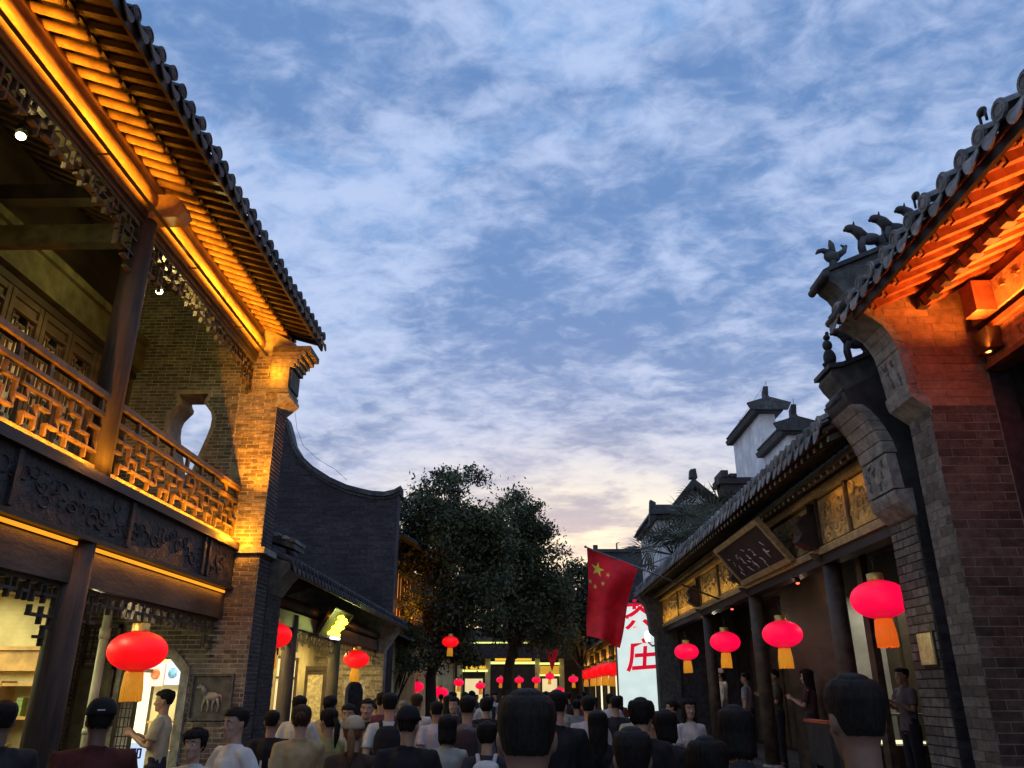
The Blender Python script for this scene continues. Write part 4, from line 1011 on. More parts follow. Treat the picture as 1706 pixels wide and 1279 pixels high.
# far pier with corbel
part('far_pier', MB().box(3.95,4.6,YZ,YZ+.5,0,3.3), stone_d, R2)
part('far_corbel', MB().prism([(4.6,3.3),(3.93,3.3),(3.8,3.42),(3.76,3.9),(3.68,4.2),(3.52,4.42),(3.45,4.6),(4.6,5.1)], 'y', YZ, YZ+.5), stone_d, R2)
part('far_gable', MB().prism([(4.6,0),(9.5,0),(9.5,4.9),(6.8,6.3),(4.6,5.1)], 'y', YZ+.05, YZ+.45), mortar_d, R2)
for x_, yq, lb in ((4.28,12.75,'tiny red-tinted ceiling lamp on the right porch above the second lantern'),(4.28,17.0,'tiny red-tinted ceiling lamp on the right porch above the third lantern')):
    lp = thing('ceiling_lamp', lb, 'lamp', (x_,yq,3.33), 'red-tinted porch lamps')
    part('lamp_housing', MB().tube([(x_,yq,3.335),(x_,yq,3.40)],[.04,.04],12), iron, lp); part('bulb', MB().ball((x_,yq,3.325),(.03,.03,.02),6), emis('red_bulb', (1,.12,.06), 3), lp)
point('porch_light_a', (4.45,19.7,3.2), 16, (1,.8,.6), .06); point('porch_light_b', (4.6,13.6,3.3), 2.0, (1,.7,.5), .06)  # first one is an unseen fill added to brighten the robed person
# plaque hanging under the eave
plq = thing('name_plaque', 'large gold-framed dark name board with silver cursive script, leaning out under the right eaves', 'name board', (3.85,13.8,3.55))
pt, L_ = tilted_board(plq, 3.60, 4.26, 4.10, 3.60, 12.3, 15.25, .06, .09, board_blk, frame_gold)
rs = random.Random(23); st = MB()
for c in range(5):
    yc = 14.72-c*.45
    for k in range(6):
        y_ = yc+rs.uniform(-.13,.13); s0 = .20+rs.uniform(0,.34); pts = []
        dy, ds = rs.choice(((.13,.02),(-.02,-.14),(.09,-.10),(-.09,-.09),(.12,.06))); cv = rs.uniform(-.04,.04)
        for q in range(5):
            u = q/4; pts.append(pt(y_+dy*u+cv*math.sin(u*3.1), s0+ds*u+cv*math.sin(u*3.1)*.6, .006))
        st.tube(pts, [.004,.011,.007,.009,.002], 5)
part('script', st, silver, plq)
bp_ = thing('brass_plate', 'small shiny brass plate on the grey brick pier beside the rightmost lantern', 'plate', (4.04,8.45,2.0))
part('plate', MB().box(4.02,4.037,8.27,8.56,1.99,2.29), brass, bp_)
part('backing', MB().box(4.037,4.05,8.25,8.58,1.97,2.31), wood_dark, bp_)
mn = thing('menu_stand', 'slanted dark menu stand with a red-orange top edge on the right porch', 'sign stand', (3.2,9.3,0))
part('board', MB().prism([(9.0,1.0),(9.7,1.0),(9.72,1.42),(9.0,1.42)], 'x', 3.15, 3.22), iron, mn)
part('top_edge', MB().box(3.14,3.24,9.0,9.75,1.42,1.45), mat('menu_edge', (.45,.10,.04), .5, .1, 8, .02), mn)
part('legs', MB().tube([(3.18,9.1,0),(3.18,9.1,1.0)],[.02,.02],8).tube([(3.18,9.6,0),(3.18,9.6,1.0)],[.02,.02],8), iron, mn)
# ================================================================== flag on a slanting pole
fl = thing('national_flag', 'red flag with one large and several small yellow stars hanging from a slanting pole', 'flag', (4.1,17.4,3.6))
Pb = Vector((4.12,17.35,3.56)); Pt = Vector((1.28,17.0,4.62))
part('pole', MB().tube([Pb, Pt],[.02,.014],10).ball(Pt,(.03,.03,.03),6), metal_g, fl)
pd = (Pt-Pb).normalized()
def flagp(s_, t_):     # s: 0 at pole tip .. 1 towards the wall ; t: 0 at the pole .. 1 at the free end
    q = Pt + (Pb-Pt).normalized()*(.03+1.17*s_)
    fall = 1.80*t_
    z = q.z - fall*(1-.09*s_)
    x = q.x + t_*(-.03 - .46*max(0, s_-.0)**1.2) + .025*math.sin(t_*5+s_*3)
    y = q.y + .16*math.sin(s_*7.5+t_*2.0)*(.25+.75*t_) + .05*math.sin(t_*9+s_*4)
    return Vector((x, y, z))
NS, NTT = 34, 40; mb = MB(); vs = [flagp(i/NS, j/NTT) for j in range(NTT+1) for i in range(NS+1)]
vs2 = [v+Vector((0,.006,0)) for v in vs]; n1 = NS+1
fs = [(j*n1+i, j*n1+i+1, (j+1)*n1+i+1, (j+1)*n1+i) for j in range(NTT) for i in range(NS)]
mb.add(vs, fs, True); mb.add(vs2, [tuple(reversed(f)) for f in fs], True); part('cloth', mb, redm, fl)
def star(cs, ct, r, rot):
    mb = MB(); pts = []
    for k in range(10):
        rad = r if k % 2 == 0 else r*.39; a = rot+math.pi*k/5
        s_ = cs+rad*math.sin(a)/1.17; t_ = ct-rad*math.cos(a)/1.80; s_ = max(.005, min(.995, s_)); pts.append(flagp(s_, max(.004, t_))-Vector((0,.008,0)))
    c = flagp(cs, ct)-Vector((0,.008,0)); mb.add([c]+pts, [(0, k+1, (k+1) % 10+1) for k in range(10)])
    part('star', mb, yelm, fl)
star(.20,.21,.165,.1)
for (a, b, r_) in ((.04,.385,.6),(.16,.425,.2),(.33,.36,-.2),(.42,.24,.3)): star(a, b, .058, r_)
# ================================================================== lightbox sign
sg = thing('lightbox_sign', 'tall glowing pale sign with red brush characters at the end of the right porch', 'illuminated sign', (3.8,28.2,0))
SX0, SX1, SY = 3.04, 4.60, 28.2
part('face', MB().box(SX0+.04,SX1-.04,SY,SY+.05,.5,4.5), screen, sg)
part('frame', MB().box(SX0,SX0+.04,SY-.03,SY+.2,.3,4.55).box(SX1-.04,SX1,SY-.03,SY+.2,.3,4.55).box(SX0+.04,SX1-.04,SY+.06,SY+.2,.3,4.55).box(SX0,SX1,SY-.03,SY+.2,4.55,4.6), metal_g, sg)
for ch, cz_, cx_ in (('庄',2.80,3.86),('茶',4.10,3.84)):
    me = text_mesh(ch, 1.06, .012, .024, 'brush_character', .18); me.materials.clear(); me.materials.append(redch)
    o = newobj('brush_character', me, sg); o.location = Vector((cx_,SY-.016,cz_))-BASE[sg.name]; o.rotation_euler = (R(90),R(-4),0)
fs_ = thing('flood_lamp', 'bright white floodlight at the top of the glowing sign by the corbel', 'lamp', (3.98,27.2,3.3))
part('lamp_glass', MB().ball((3.98,27.2,3.40),(.10,.08,.20),8), emis('flood_white',(1,1,1),1.6), fs_); part('bracket', MB().tube([(3.98,27.2,3.25),(4.1,27.0,3.1),(4.3,26.0,3.1)],[.03,.03,.03],8), metal_g, fs_)
# ================================================================== lanterns
def make_lantern_meshes():
    body = MB(); n = 28; pr = []
    for i in range(0, 15):
        t = i/14; a = math.pi*(t-.5); z = .20*math.sin(a); r = max(.085, .30*(max(0, math.cos(a))**.92))
        pr.append((z, r))
    vs = []; fs = []; N = 48
    for z, r in pr:
        for k in range(N):
            an = 2*math.pi*k/N; rr_ = r*(1-.012*(k % 2 == 0)); vs.append((rr_*math.cos(an), rr_*math.sin(an), z))
    for i in range(len(pr)-1):
        for k in range(N): a = i*N+k; b = i*N+(k+1) % N; fs.append((a, b, b+N, a+N))
    body.add(vs, fs, True)
    cap = MB().tube([(0,0,.195),(0,0,.205),(0,0,.275),(0,0,.28)],[.09,.088,.088,.07],20)
    lcap = MB().tube([(0,0,-.195),(0,0,-.235)],[.085,.08],20)
    hang = MB().tube([(0,0,.28),(0,0,.42)],[.007,.007],8).tube([(0,0,.42),(.03,0,.45),(0,0,.48),(-.03,0,.45),(0,0,.42)],[.005]*5,6)
    fr = MB()
    for k in range(54):
        an = 2*math.pi*k/54; r0 = .085; r1 = .098+random.uniform(-.006,.008)
        fr.tube([(r0*math.cos(an),r0*math.sin(an),-.21),(r1*math.cos(an),r1*math.sin(an),-.36),(r1*1.02*math.cos(an),r1*1.02*math.sin(an),-.50+random.uniform(0,.015))],[.007,.007,.006],4)
    return body, cap, hang, fr, lcap
def lantmat(name, col, strg):
    m = bpy.data.materials.new(name); m.use_nodes = True; t = NT(m.node_tree); b = t.n['Principled BSDF']
    tcx = t.new('ShaderNodeTexCoord'); sp_ = t.new('ShaderNodeSeparateXYZ'); t.link(tcx.outputs['Object'], sp_.inputs[0])
    an = t.math('ARCTAN2', sp_.outputs[1], sp_.outputs[0]); rib = t.mapr(t.math('ABSOLUTE', t.math('SINE', t.math('MULTIPLY', an, 12))), 0, .22, .80, 1.0)
    zz_ = t.math('ABSOLUTE', sp_.outputs[2]); gl = t.mapr(zz_, .06, .21, 1.08, .62)
    b.inputs['Base Color'].default_value = (.25,.004,.01,1); b.inputs['Emission Color'].default_value = C4(col)
    t.link(t.math('MULTIPLY', t.math('MULTIPLY', rib, gl), strg), b.inputs['Emission Strength'])
    b.inputs['Roughness'].default_value = .5; return m
lant_pink = lantmat('lantern_silk_lit', (1,.002,.055), 1.05)
lant_red = lantmat('lantern_silk_red', (1,.004,.008), .95)
tassel_m = mat('tassel_yellow', (.75,.42,.05), .6, .15, 10, .1, emit=(1,.42,.03), estr=.35)  # both tassels glow in place of the lantern bulb lighting them
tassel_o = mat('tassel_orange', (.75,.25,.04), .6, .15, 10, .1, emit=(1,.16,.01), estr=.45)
bd, cpm, hg, frm, lcp = make_lantern_meshes()
LM = {}
for nm, mb_, mm in (('bp',bd,lant_pink),('br',bd,lant_red),('cap',cpm,gold),('low',lcp,gold),('hang',hg,iron),('fy',frm,tassel_m),('fo',frm,tassel_o)): LM[nm] = mb_.mesh('lantern_'+{'b':'body','c':'cap','h':'hanger','f':'tassel','l':'lower_cap'}[nm[0]], mm)
def lantern(x, y, z, label, kind='bp', fr='fy', s=1.0, group='red lanterns hung along the street', lit=0):
    t = thing('red_lantern', label, 'lantern', (x,y,z), group); t.scale = (s,s,s); t.rotation_euler = (R(random.uniform(-3,3)),R(random.uniform(-3,3)),random.uniform(0,6))
    for nm, k in (('body',kind),('cap','cap'),('lower_cap','low'),('hanger','hang'),('tassel',fr)):
        o = bpy.data.objects.new(nm, LM[k]); COL.objects.link(o); o.parent = t
    if lit: point('lantern_light', (x,y,z-.62), lit, (1,.12,.06), .1)
    return t
lantern(-4.02,8.50,2.13,'large round red lantern with yellow tassel under the left balcony, left of the octagonal doorway','br','fy',.98,lit=1.0)
lantern(-3.95,12.75,2.55,'red lantern half hidden behind the brick pier on the left porch','br','fy',.98,lit=.8)
lantern(-3.9,19.0,2.42,'red lantern at the far end of the left porch, by the pale brick wall','br','fy',.98,lit=.6)
lantern(4.0,9.25,2.71,'largest pink-red lantern with orange tassel, nearest on the right porch','bp','fo',1.04,lit=1.0)
lantern(4.0,12.93,2.57,'pink-red lantern with yellow tassel, second from the right on the right porch','bp','fy',1.02,lit=.9)
lantern(4.0,16.70,2.66,'pink-red lantern, third from the right on the right porch, over the person in white','bp','fy',1.0,lit=.7)
lantern(4.0,20.80,2.65,'smallest pink-red lantern at the far end of the right porch','bp','fy',1.0,lit=.6)
for i, (x, y, z) in enumerate(((3.02,29.6,2.45),(3.02,32.2,2.5),(3.02,35.0,2.5),(3.02,38.6,2.5),(3.02,42.5,2.5))):
    lantern(x,y,z,['red lantern nearest the glowing sign on the far right row','second red lantern left of the glowing sign','third red lantern left of the glowing sign','fourth red lantern left of the glowing sign','farthest small red lantern left of the glowing sign'][i],'br','fy',1.15)
for i, (x, y, z) in enumerate(((-4.35,30,1.85),(-4.0,30.5,1.88),(-3.45,31,1.75),(-3.15,31,1.68))):
    lantern(x,y,z,['leftmost small red lantern behind the tree trunk','second small red lantern behind the tree trunk','small red lantern right of the trunk, left one of a pair','small red lantern right of the trunk, right one of a pair'][i],'bp','fy',.9)
lantern(-2.1,38,1.95,'tiny red lantern in front of the lit gatehouse, left of the dark board','bp','fy',.75)
lantern(1.55,40,1.75,'tiny red lantern in front of the lit gatehouse, right of the dark board','bp','fy',.75)
lantern(-2.35,25.5,3.15,'dull red lantern hanging in the branches of the large tree','br','fy',.85)
for i, (x, y, z) in enumerate(((-2.75,34,2.05),(-1.2,39,2.2),(-.35,39,2.2),(.45,39,2.2),(1.05,38,2.35),(2.0,36,2.2))):  # extra lanterns added to bring more light to the far end
    lantern(x,y,z,['small red lantern just right of the thick tree trunk, higher than its neighbours','small red lantern before the dark gate board, left of three','small red lantern before the dark gate board, middle of three','small red lantern before the dark gate board, right of three','small red lantern by the right post of the far gatehouse','small red lantern between the far gatehouse and the shop row'][i],'bp','fy',.7)
for (x,y,z,lb) in ((1.15,36,2.95,'small red pennant hanging on a string left of the far shops'),(1.35,36,4.0,'tiny red pennant high on a string left of the national flag')):
    k = .28 if z < 3.5 else .15
    solo('pennant', MB().prism([(x-k,z+k*1.2),(x+k,z+k*1.8),(x+k*.3,z-k*.2),(x-k*.2,z-k*1.6)], 'y', y, y+.02), redm, lb, 'pennant', (x,y,z), 'small red pennants')
# ================================================================== far right shops and houses
R3 = thing('far_shop_row', 'row of small shops beyond the glowing sign with amber-lit eaves', 'house', (5,38,0))
part('shop_wall', MB().box(3.6,8,29,52,0,3.9), plaster_w, R3)
part('roof', MB().prism([(2.95,3.55),(2.95,3.66),(6,5.3),(9,4.0),(9,3.9),(6,5.2)], 'y', 28.5, 52.5), tile_m, R3)
part('eave_panels', MB().box(3.4,3.5,28.8,52,3.0,3.5), carve_gold, R3)
yy = 29
while yy < 52: part('column', MB().tube([(3.3,yy,0),(3.3,yy,3.4)],[.11,.11],12), wood_mid, R3); yy += 3.3
for i in range(7):
    ya = 29.6+i*3.2
    wn = part('shop_window', MB().box(3.55,3.6,ya,ya+.1,.3,2.7).box(3.55,3.6,ya+2.3,ya+2.4,.3,2.7).box(3.55,3.6,ya+.1,ya+2.3,2.6,2.7), wood_mid, R3); put('pane', cube(win_w if i % 2 else win_y), wn, (3.585,ya+1.2,1.5), (.01,2.2,2.2))
area('far_eave_strip', (3.2,38,3.0), (18,.1), 130, (1,.5,.07), (.4,0,1))
part('end_gable', MB().prism([(3.0,0),(8,0),(8,4),(6,5.3),(2.95,3.9),(2.7,3.6),(2.95,3.3)], 'y', 52.5, 52.9), plaster, R3)
LR = thing('low_dark_roof', 'low dark tiled roof overlapping behind the right eaves, below the small white gables', 'house', (8,31,0))
part('wall', MB().box(6.0,12,28.6,29.2,0,6.6), mat('dusky_wall', (.10,.09,.085), .9, .2, 2, .05), LR)
part('roof', MB().prism([(5.9,6.6),(12.2,6.6),(12.0,7.9),(6.4,7.9)], 'y', 28.45, 29.55), tile_m, LR); part('ridge', MB().box(6.3,12.1,28.5,29.4,7.905,8.05), tile_m, LR)
R4 = thing('dark_roof_house', 'house with a flat-topped dark roof ridge behind the national flag', 'house', (6,46,0))
part('wall', MB().box(3.3,12,44,52,0,6.2), mat('dusky_wall', (.10,.09,.085)), R4)
part('roof', MB().prism([(3.3,6.2),(12.5,6.2),(11.5,8.8),(3.9,8.8)], 'y', 43.6, 52.5), tile_m, R4)
part('ridge', MB().box(3.7,11.7,43.5,52.6,8.8,8.98), tile_m, R4)
part('ridge_finial', MB().box(3.7,3.95,43.5,43.7,8.98,9.2).tube([(5.0,43.6,8.95),(5.0,43.6,9.3),(5.15,43.6,9.35)],[.05,.04,.02],6).tube([(7.0,43.6,8.95),(7.0,43.6,9.2)],[.05,.03],6), tile_m, R4)
R5 = thing('grey_wall_house', 'pale gable wall with a dark eave far down the street, left of the flag', 'house', (3,56,0))
part('wall', MB().box(2.2,6,56,62,0,6.6), mat('dusky_plaster', (.42,.37,.36), .9, .1, 2, .03), R5); part('eave', MB().prism([(1.2,6.6),(7,6.6),(7,8.2),(2.4,8.2)], 'y', 55.6, 62), tile_m, R5)
# white mansion with stepped horse-head walls
WM = thing('white_wall_house', 'white house with two stepped horse-head gable walls capped by dark tiles, above the right roofs', 'house', (11,33,0))
def horsehead(ya, yb, zt, x0, x1, parent):
    part('gable_wall', MB().box(x0,x1,ya,yb,0,zt), plaster, parent)
    c = MB().prism([(x0-.25,zt),(x1+.25,zt),(x1+.32,zt+.18),((x0+x1)/2+.12,zt+.50),((x0+x1)/2-.12,zt+.50),(x0-.32,zt+.18)], 'y', ya-.35, yb+.2)
    part('coping', c, tile_m, parent)
    cr = MB(); n_ = int((yb-ya+.5)/.22)
    for i in range(n_):
        yq = ya-.3+i*.22
        for sx in (-1, 1):
            xm = (x0+x1)/2; cr.tube([(xm+sx*.08,yq,zt+.54),(xm+sx*((x1-x0)/2+.34),yq,zt+.22)],[.05,.06],6)
    part('coping_tiles', cr, tile_m, parent, kind='stuff' if n_*2 > 300 else None)
    xm = (x0+x1)/2; fn = MB().prism([(ya-.45,zt+.5),(ya+.5,zt+.5),(ya+.35,zt+.72),(ya+.1,zt+.75),(ya+.05,zt+1.0),(ya-.3,zt+1.15),(ya-.2,zt+.8)], 'x', xm-.1, xm+.1)
    part('finial', fn, tile_m, parent)
    part('end_eave', MB().prism([(x0-.45,zt+.05),(x1+.45,zt+.05),(x1+.6,zt+.35),(xm,zt+.62),(x0-.6,zt+.35)], 'y', ya-.5, ya-.355), tile_m, parent)
horsehead(31.9, 36.4, 12.75, 10.0, 10.65, WM)
horsehead(28.9, 31.895, 10.85, 10.02, 10.63, WM)
part('rear_wall', MB().box(10.7,16,29,38,0,9.5), plaster, WM)
part('roof', MB().prism([(9.4,9.7),(9.4,9.8),(12.5,11.6),(16,9.8),(16,9.7)], 'y', 36.6, 41), tile_m, WM)
part('lightning_rods', MB().tube([(10.3,31.6,13.2),(10.3,31.4,14.1)],[.015,.01],5).tube([(10.3,36,13.2),(10.3,36,13.9)],[.015,.01],5).tube([(10.3,28.7,11.3),(10.3,28.5,12.2)],[.015,.01],5).tube([(10.3,31.4,14.0),(10.3,36,13.8)],[.008,.008],4), iron, WM)
WL = thing('white_gable_house', 'smaller white gable house with a dark tiled cap behind the fan palm', 'house', (6,30,0))
part('wall', MB().box(4.95,8.5,29.6,34,0,7.75), plaster, WL)
part('cap', MB().box(4.78,8.6,29.35,34.1,7.755,7.9).prism([(4.65,7.9),(8.7,7.9),(8.6,8.25),(4.85,8.25)], 'y', 29.2, 34.2).prism([(4.62,7.5),(4.9,7.75),(4.9,8.35),(4.7,8.45)], 'y', 29.25, 29.6), tile_m, WL)
WK = thing('small_gable', 'little white gable with dark curved eaves rising behind the fan palms', 'house', (6.6,36,0))
part('wall', MB().prism([(7.0,0),(8.6,0),(8.6,9.7),(7.8,10.5),(7.0,9.6)], 'y', 36, 38), plaster, WK)
part('roof', MB().prism([(6.75,9.35),(6.72,9.7),(7.75,10.9),(9.0,9.8),(9.0,9.5),(7.8,10.5)], 'y', 35.5, 38.4).prism([(7.6,10.9),(7.95,10.9),(7.9,11.35),(7.65,11.3)],'y',35.5,35.9), tile_m, WK)
DK = thing('dark_ridge_house', 'dark ridge block with a stepped end just below the white horse-head walls', 'house', (8.5,29,0))
part('ridge_block', MB().box(7.05,10.4,27.6,28.4,0,8.62).box(6.9,10.5,27.5,28.5,8.625,8.85).box(7.0,7.25,27.45,28.55,8.855,9.1).box(7.3,7.55,27.45,28.5,8.855,8.98), mat('dark_ridge', (.045,.035,.035), .8, .3, 5, .2), DK)
# ================================================================== gatehouse at the end of the street
GT = thing('gatehouse', 'far gatehouse with bright yellow-green lit eaves lines closing the street', 'gatehouse', (-1,42,0))
part('left_wall', MB().box(-4.5,-3.7,42,43,0,3.2), plaster_w, GT)
for x in (-3.35,-1.95,.55,1.75): part('post', MB().box(x-.13,x+.13,41.9,42.2,0,3.4), plaster_w, GT)
part('roof', MB().prism([(-4.2,3.25),(2.4,3.25),(1.9,3.9),(-3.7,3.9)], 'y', 41.6, 44), tile_m, GT)
part('dark_board', MB().box(-1.75,.42,41.85,41.95,.6,2.85), iron, GT)
part('lit_strip', MB().box(-1.8,.42,41.75,41.85,2.98,3.10), led_g, GT); part('lit_strip', MB().box(-3.2,-1.95,41.75,41.85,2.62,2.72), led_g, GT); part('lit_strip', MB().box(.65,1.65,41.75,41.85,2.95,3.05), led_g, GT); part('lit_strip', MB().box(.65,1.65,41.75,41.85,2.42,2.5), led_g, GT)
cr = MB(); 
for i in range(60): 
    x = -1.55+i*.03; cr.tube([(x,41.7,3.14),(x+rr.uniform(-.04,.04),41.7,3.24+rr.random()*.16)],[.03,.01],4)
for i in range(24):
    x = -3.0+i*.04; cr.tube([(x,41.7,2.76),(x+rr.uniform(-.04,.04),41.7,2.83+rr.random()*.12)],[.03,.01],4)
part('lit_cresting', cr, emis('cresting_amber',(1,.55,.04),1.0), GT)
part('lit_panel', MB().box(.68,1.62,41.8,41.84,2.52,2.9), emis('panel_amber',(.9,.5,.05),.6), GT)
part('back_wall', MB().box(-9,9,46,46.3,0,5.0), wood_dark, GT)
for (a, b) in ((-3.15,-2.15),(.72,1.58)):
    wn = part('gate_window', MB().box(a,a+.05,42.05,42.15,.4,2.4).box(b-.05,b,42.05,42.15,.4,2.4).box(a+.05,b-.05,42.05,42.15,2.35,2.4), wood_mid, GT); put('pane', cube(win_y), wn, ((a+b)/2,42.12,1.35), (b-a-.12,.01,1.9))  # lit windows added between the posts to brighten the far end
part('upper_eave', MB().prism([(-4.6,4.1),(2.8,4.1),(2.2,4.7),(-4.0,4.7)], 'y', 42.5, 44.5), tile_m, GT); part('upper_lit_strip', MB().box(-3.4,1.9,42.4,42.48,4.0,4.07), led_g, GT)
for x in (-3.0,-2.5): pass
lc = thing('lit_column', 'short yellow illuminated column in front of the far gatehouse', 'illuminated column', (-3.35,38,0)); part('shaft', MB().tube([(-3.1,38,0),(-3.1,38,2.25)],[.11,.11],14), emis('column_yellow',(1,.75,.25),.8), lc); part('cap', MB().tube([(-3.1,38,2.25),(-3.1,38,2.32)],[.15,.15],14), iron, lc)
sl_ = thing('street_lamp', 'small bright white street lamp low between the heads near the gatehouse', 'lamp', (-2.55,36,0)); part('post', MB().tube([(-2.55,36,0),(-2.55,36,1.2)],[.03,.03],8), iron, sl_); part('bulb', MB().ball((-2.55,36,1.3),.10,8), emis('cool_bulb',(.9,.95,1),5), sl_)
# ================================================================== trees
def tree(label, base, crown, nclump, per, leaf, limbs, seed, trunk_r, cat='tree', spread=.42, m=leaf1, trunk_top=None):
    rn = random.Random(seed); t = thing('broadleaf_tree', label, cat, base)
    b = Vector(base); tt = Vector(trunk_top) if trunk_top else b+Vector((0,0,2.5))
    mb = MB(); mb.tube([b, b.lerp(tt,.35)+Vector((.06,.0,0)), b.lerp(tt,.7)-Vector((.05,0,0)), tt], [trunk_r*1.25, trunk_r, trunk_r*.88, trunk_r*.75], 12)
    cl = []
    for i in range(nclump):
        c, rad = rn.choices(crown, weights=[q[1][0]*q[1][1]*q[1][2] for q in crown])[0]
        while True:
            d = Vector((rn.uniform(-1,1), rn.uniform(-1,1), rn.uniform(-1,1)))
            if .35 < d.length < 1: break
        d = d.normalized()*(rn.random()**.38)
        cl.append(Vector((c[0]+d.x*rad[0], c[1]+d.y*rad[1], c[2]+d.z*rad[2])))
    for i in range(limbs):
        e = rn.choice(cl); m1_ = tt.lerp(e,.45)+Vector((rn.uniform(-.3,.3),rn.uniform(-.3,.3),rn.uniform(-.1,.5)))
        r0 = trunk_r*rn.uniform(.3,.6)
        mb.tube([tt-Vector((0,0,rn.uniform(0,.8))), m1_, e], [r0, r0*.55, r0*.15], 7)
    part('trunk', mb, barkm, t)
    cm = MB(); vs, fs = [], []
    for c in cl:
        sp_ = spread*rn.uniform(.6,1.3); n_ = int(per*rn.uniform(.5,1.3))
        for k in range(n_):
            q = Vector((rn.gauss(0,1), rn.gauss(0,1), rn.gauss(0,.75)))*sp_*.6 + c
            s_ = leaf*rn.uniform(.6,1.3); u = Vector((rn.gauss(0,1),rn.gauss(0,1),rn.gauss(0,1))).normalized(); v = u.cross(Vector((rn.gauss(0,1),rn.gauss(0,1),rn.gauss(0,1)))).normalized()
            i0 = len(vs); vs += [q-u*s_, q+v*s_*.42, q+u*s_, q-v*s_*.42]; fs.append((i0,i0+1,i0+2,i0+3))
    me = bpy.data.meshes.new('crown'); bb = BASE[t.name]
    me.from_pydata([tuple(p-bb) for p in vs], [], fs); me.materials.append(m); newobj('crown', me, t); return t
tree('large dark broadleaf tree in the middle distance with a forked trunk, left one', (-3.15,27,0),
     [((-2.9,27,7.4),(1.55,1.5,1.75)),((-2.0,27,6.2),(1.7,1.6,1.6)),((-3.6,27,6.3),(1.0,1.2,1.1)),((-3.0,27,4.3),(1.5,1.4,1.1)),((-1.5,27,4.6),(1.5,1.4,1.3)),((-2.3,27,3.2),(1.2,1.2,.7)),((-2.7,27,8.9),(.8,.7,.55)),((-1.5,27.5,6.6),(1.2,1.2,1.3)),((-1.2,28,7.0),(1.0,.9,1.1)),((-1.95,27,8.0),(.85,.9,1.0))],
     255, 210, .08, 34, 5, .19, spread=.40, trunk_top=(-3.0,27,3.0))
tree('dark broadleaf tree with a rounded crown just right of the large tree', (-1.0,30,0),
     [((-.2,30,7.3),(1.1,1.3,1.5)),((.1,30,6.0),(1.35,1.4,1.6)),((-.2,30,4.6),(1.8,1.5,1.3)),((.7,30,4.6),(1.1,1.2,1.5)),((-1.4,30,6.1),(1.1,1.2,1.6)),((-.1,30,8.5),(.5,.6,.5))],
     205, 210, .08, 26, 9, .20, spread=.42, trunk_top=(-.4,30,3.6))
tree('small green tree half hidden behind the national flag', (2.6,40,0),
     [((2.6,40,6.2),(1.5,1.4,1.5)),((2.0,40,4.8),(1.3,1.3,1.2)),((3.4,40,5.2),(1.2,1.2,1.4)),((1.3,38,4.3),(1.2,1.2,1.0))], 110, 170, .10, 14, 12, .13, spread=.45, trunk_top=(2.6,40,3.4))
tree('low shrubby tree beside the lit windows, left of the big trunk', (-4.3,25.6,0),
     [((-3.7,25.6,2.9),(.7,.6,.8)),((-3.75,26,3.4),(.5,.5,.4))], 34, 120, .06, 8, 15, .06, spread=.3, trunk_top=(-3.9,25.6,2.2))
def palm(label, base, h, n_f, rad, seed):
    rn = random.Random(seed); t = thing('fan_palm', label, 'palm', base); b = Vector(base)
    part('trunk', MB().tube([b, b+Vector((.05,0,h*.5)), b+Vector((0,0,h))], [.13,.11,.10], 10), barkm, t)
    top = b+Vector((0,0,h))
    for k in range(n_f):
        a = 2*math.pi*k/n_f+rn.uniform(-.2,.2); el = rn.uniform(-.3,1.0); L = rad*rn.uniform(.55,.8)
        d = Vector((math.cos(a)*math.cos(el), math.sin(a)*math.cos(el), math.sin(el))); hub = top+d*L
        mb = MB(); mb.tube([top, hub], [.02,.015], 5)
        n_ = d; s1 = n_.cross(Vector((0,0,1))).normalized(); s2 = s1.cross(n_).normalized()
        fan_u = (Vector((d.x,d.y,0)).normalized()*.5+d*.5).normalized()
        side = s1
        if k % 2 == 0: fan_u = Vector((d.x, -.25, abs(d.z)*.8+.15)).normalized(); side = fan_u.cross(Vector((.15,-1,.2))).normalized()
        for q in range(17):
            th = R(-118+q*14.7); dr = (fan_u*math.cos(th)+side*math.sin(th)); dr = (dr+Vector((0,0,-.10))).normalized(); LL = rad*.62*rn.uniform(.85,1.05)
            wv = dr.cross(s2 if abs(dr.dot(s2)) < .9 else s1).normalized()*.028
            tip = hub+dr*LL+Vector((0,0,-.08*LL)); mid_ = hub+dr*LL*.55
            mb.add([hub, mid_+wv, tip, mid_-wv, mid_+Vector((0,0,.02))], [(0,1,4),(1,2,4),(2,3,4),(3,0,4)])
        part('frond', mb, leaf2, t)
    return t
palm('fan palm with spiky leaves against the small white gable wall, left one', (4.85,26.2,0), 5.9, 18, 1.35, 3)
palm('fan palm with spiky leaves below the dark ridge block, right one', (6.5,27.0,0), 7.2, 18, 1.45, 4)
palm('fan palm between the other two, low over the right eaves', (5.8,25.2,0), 6.2, 16, 1.35, 5)
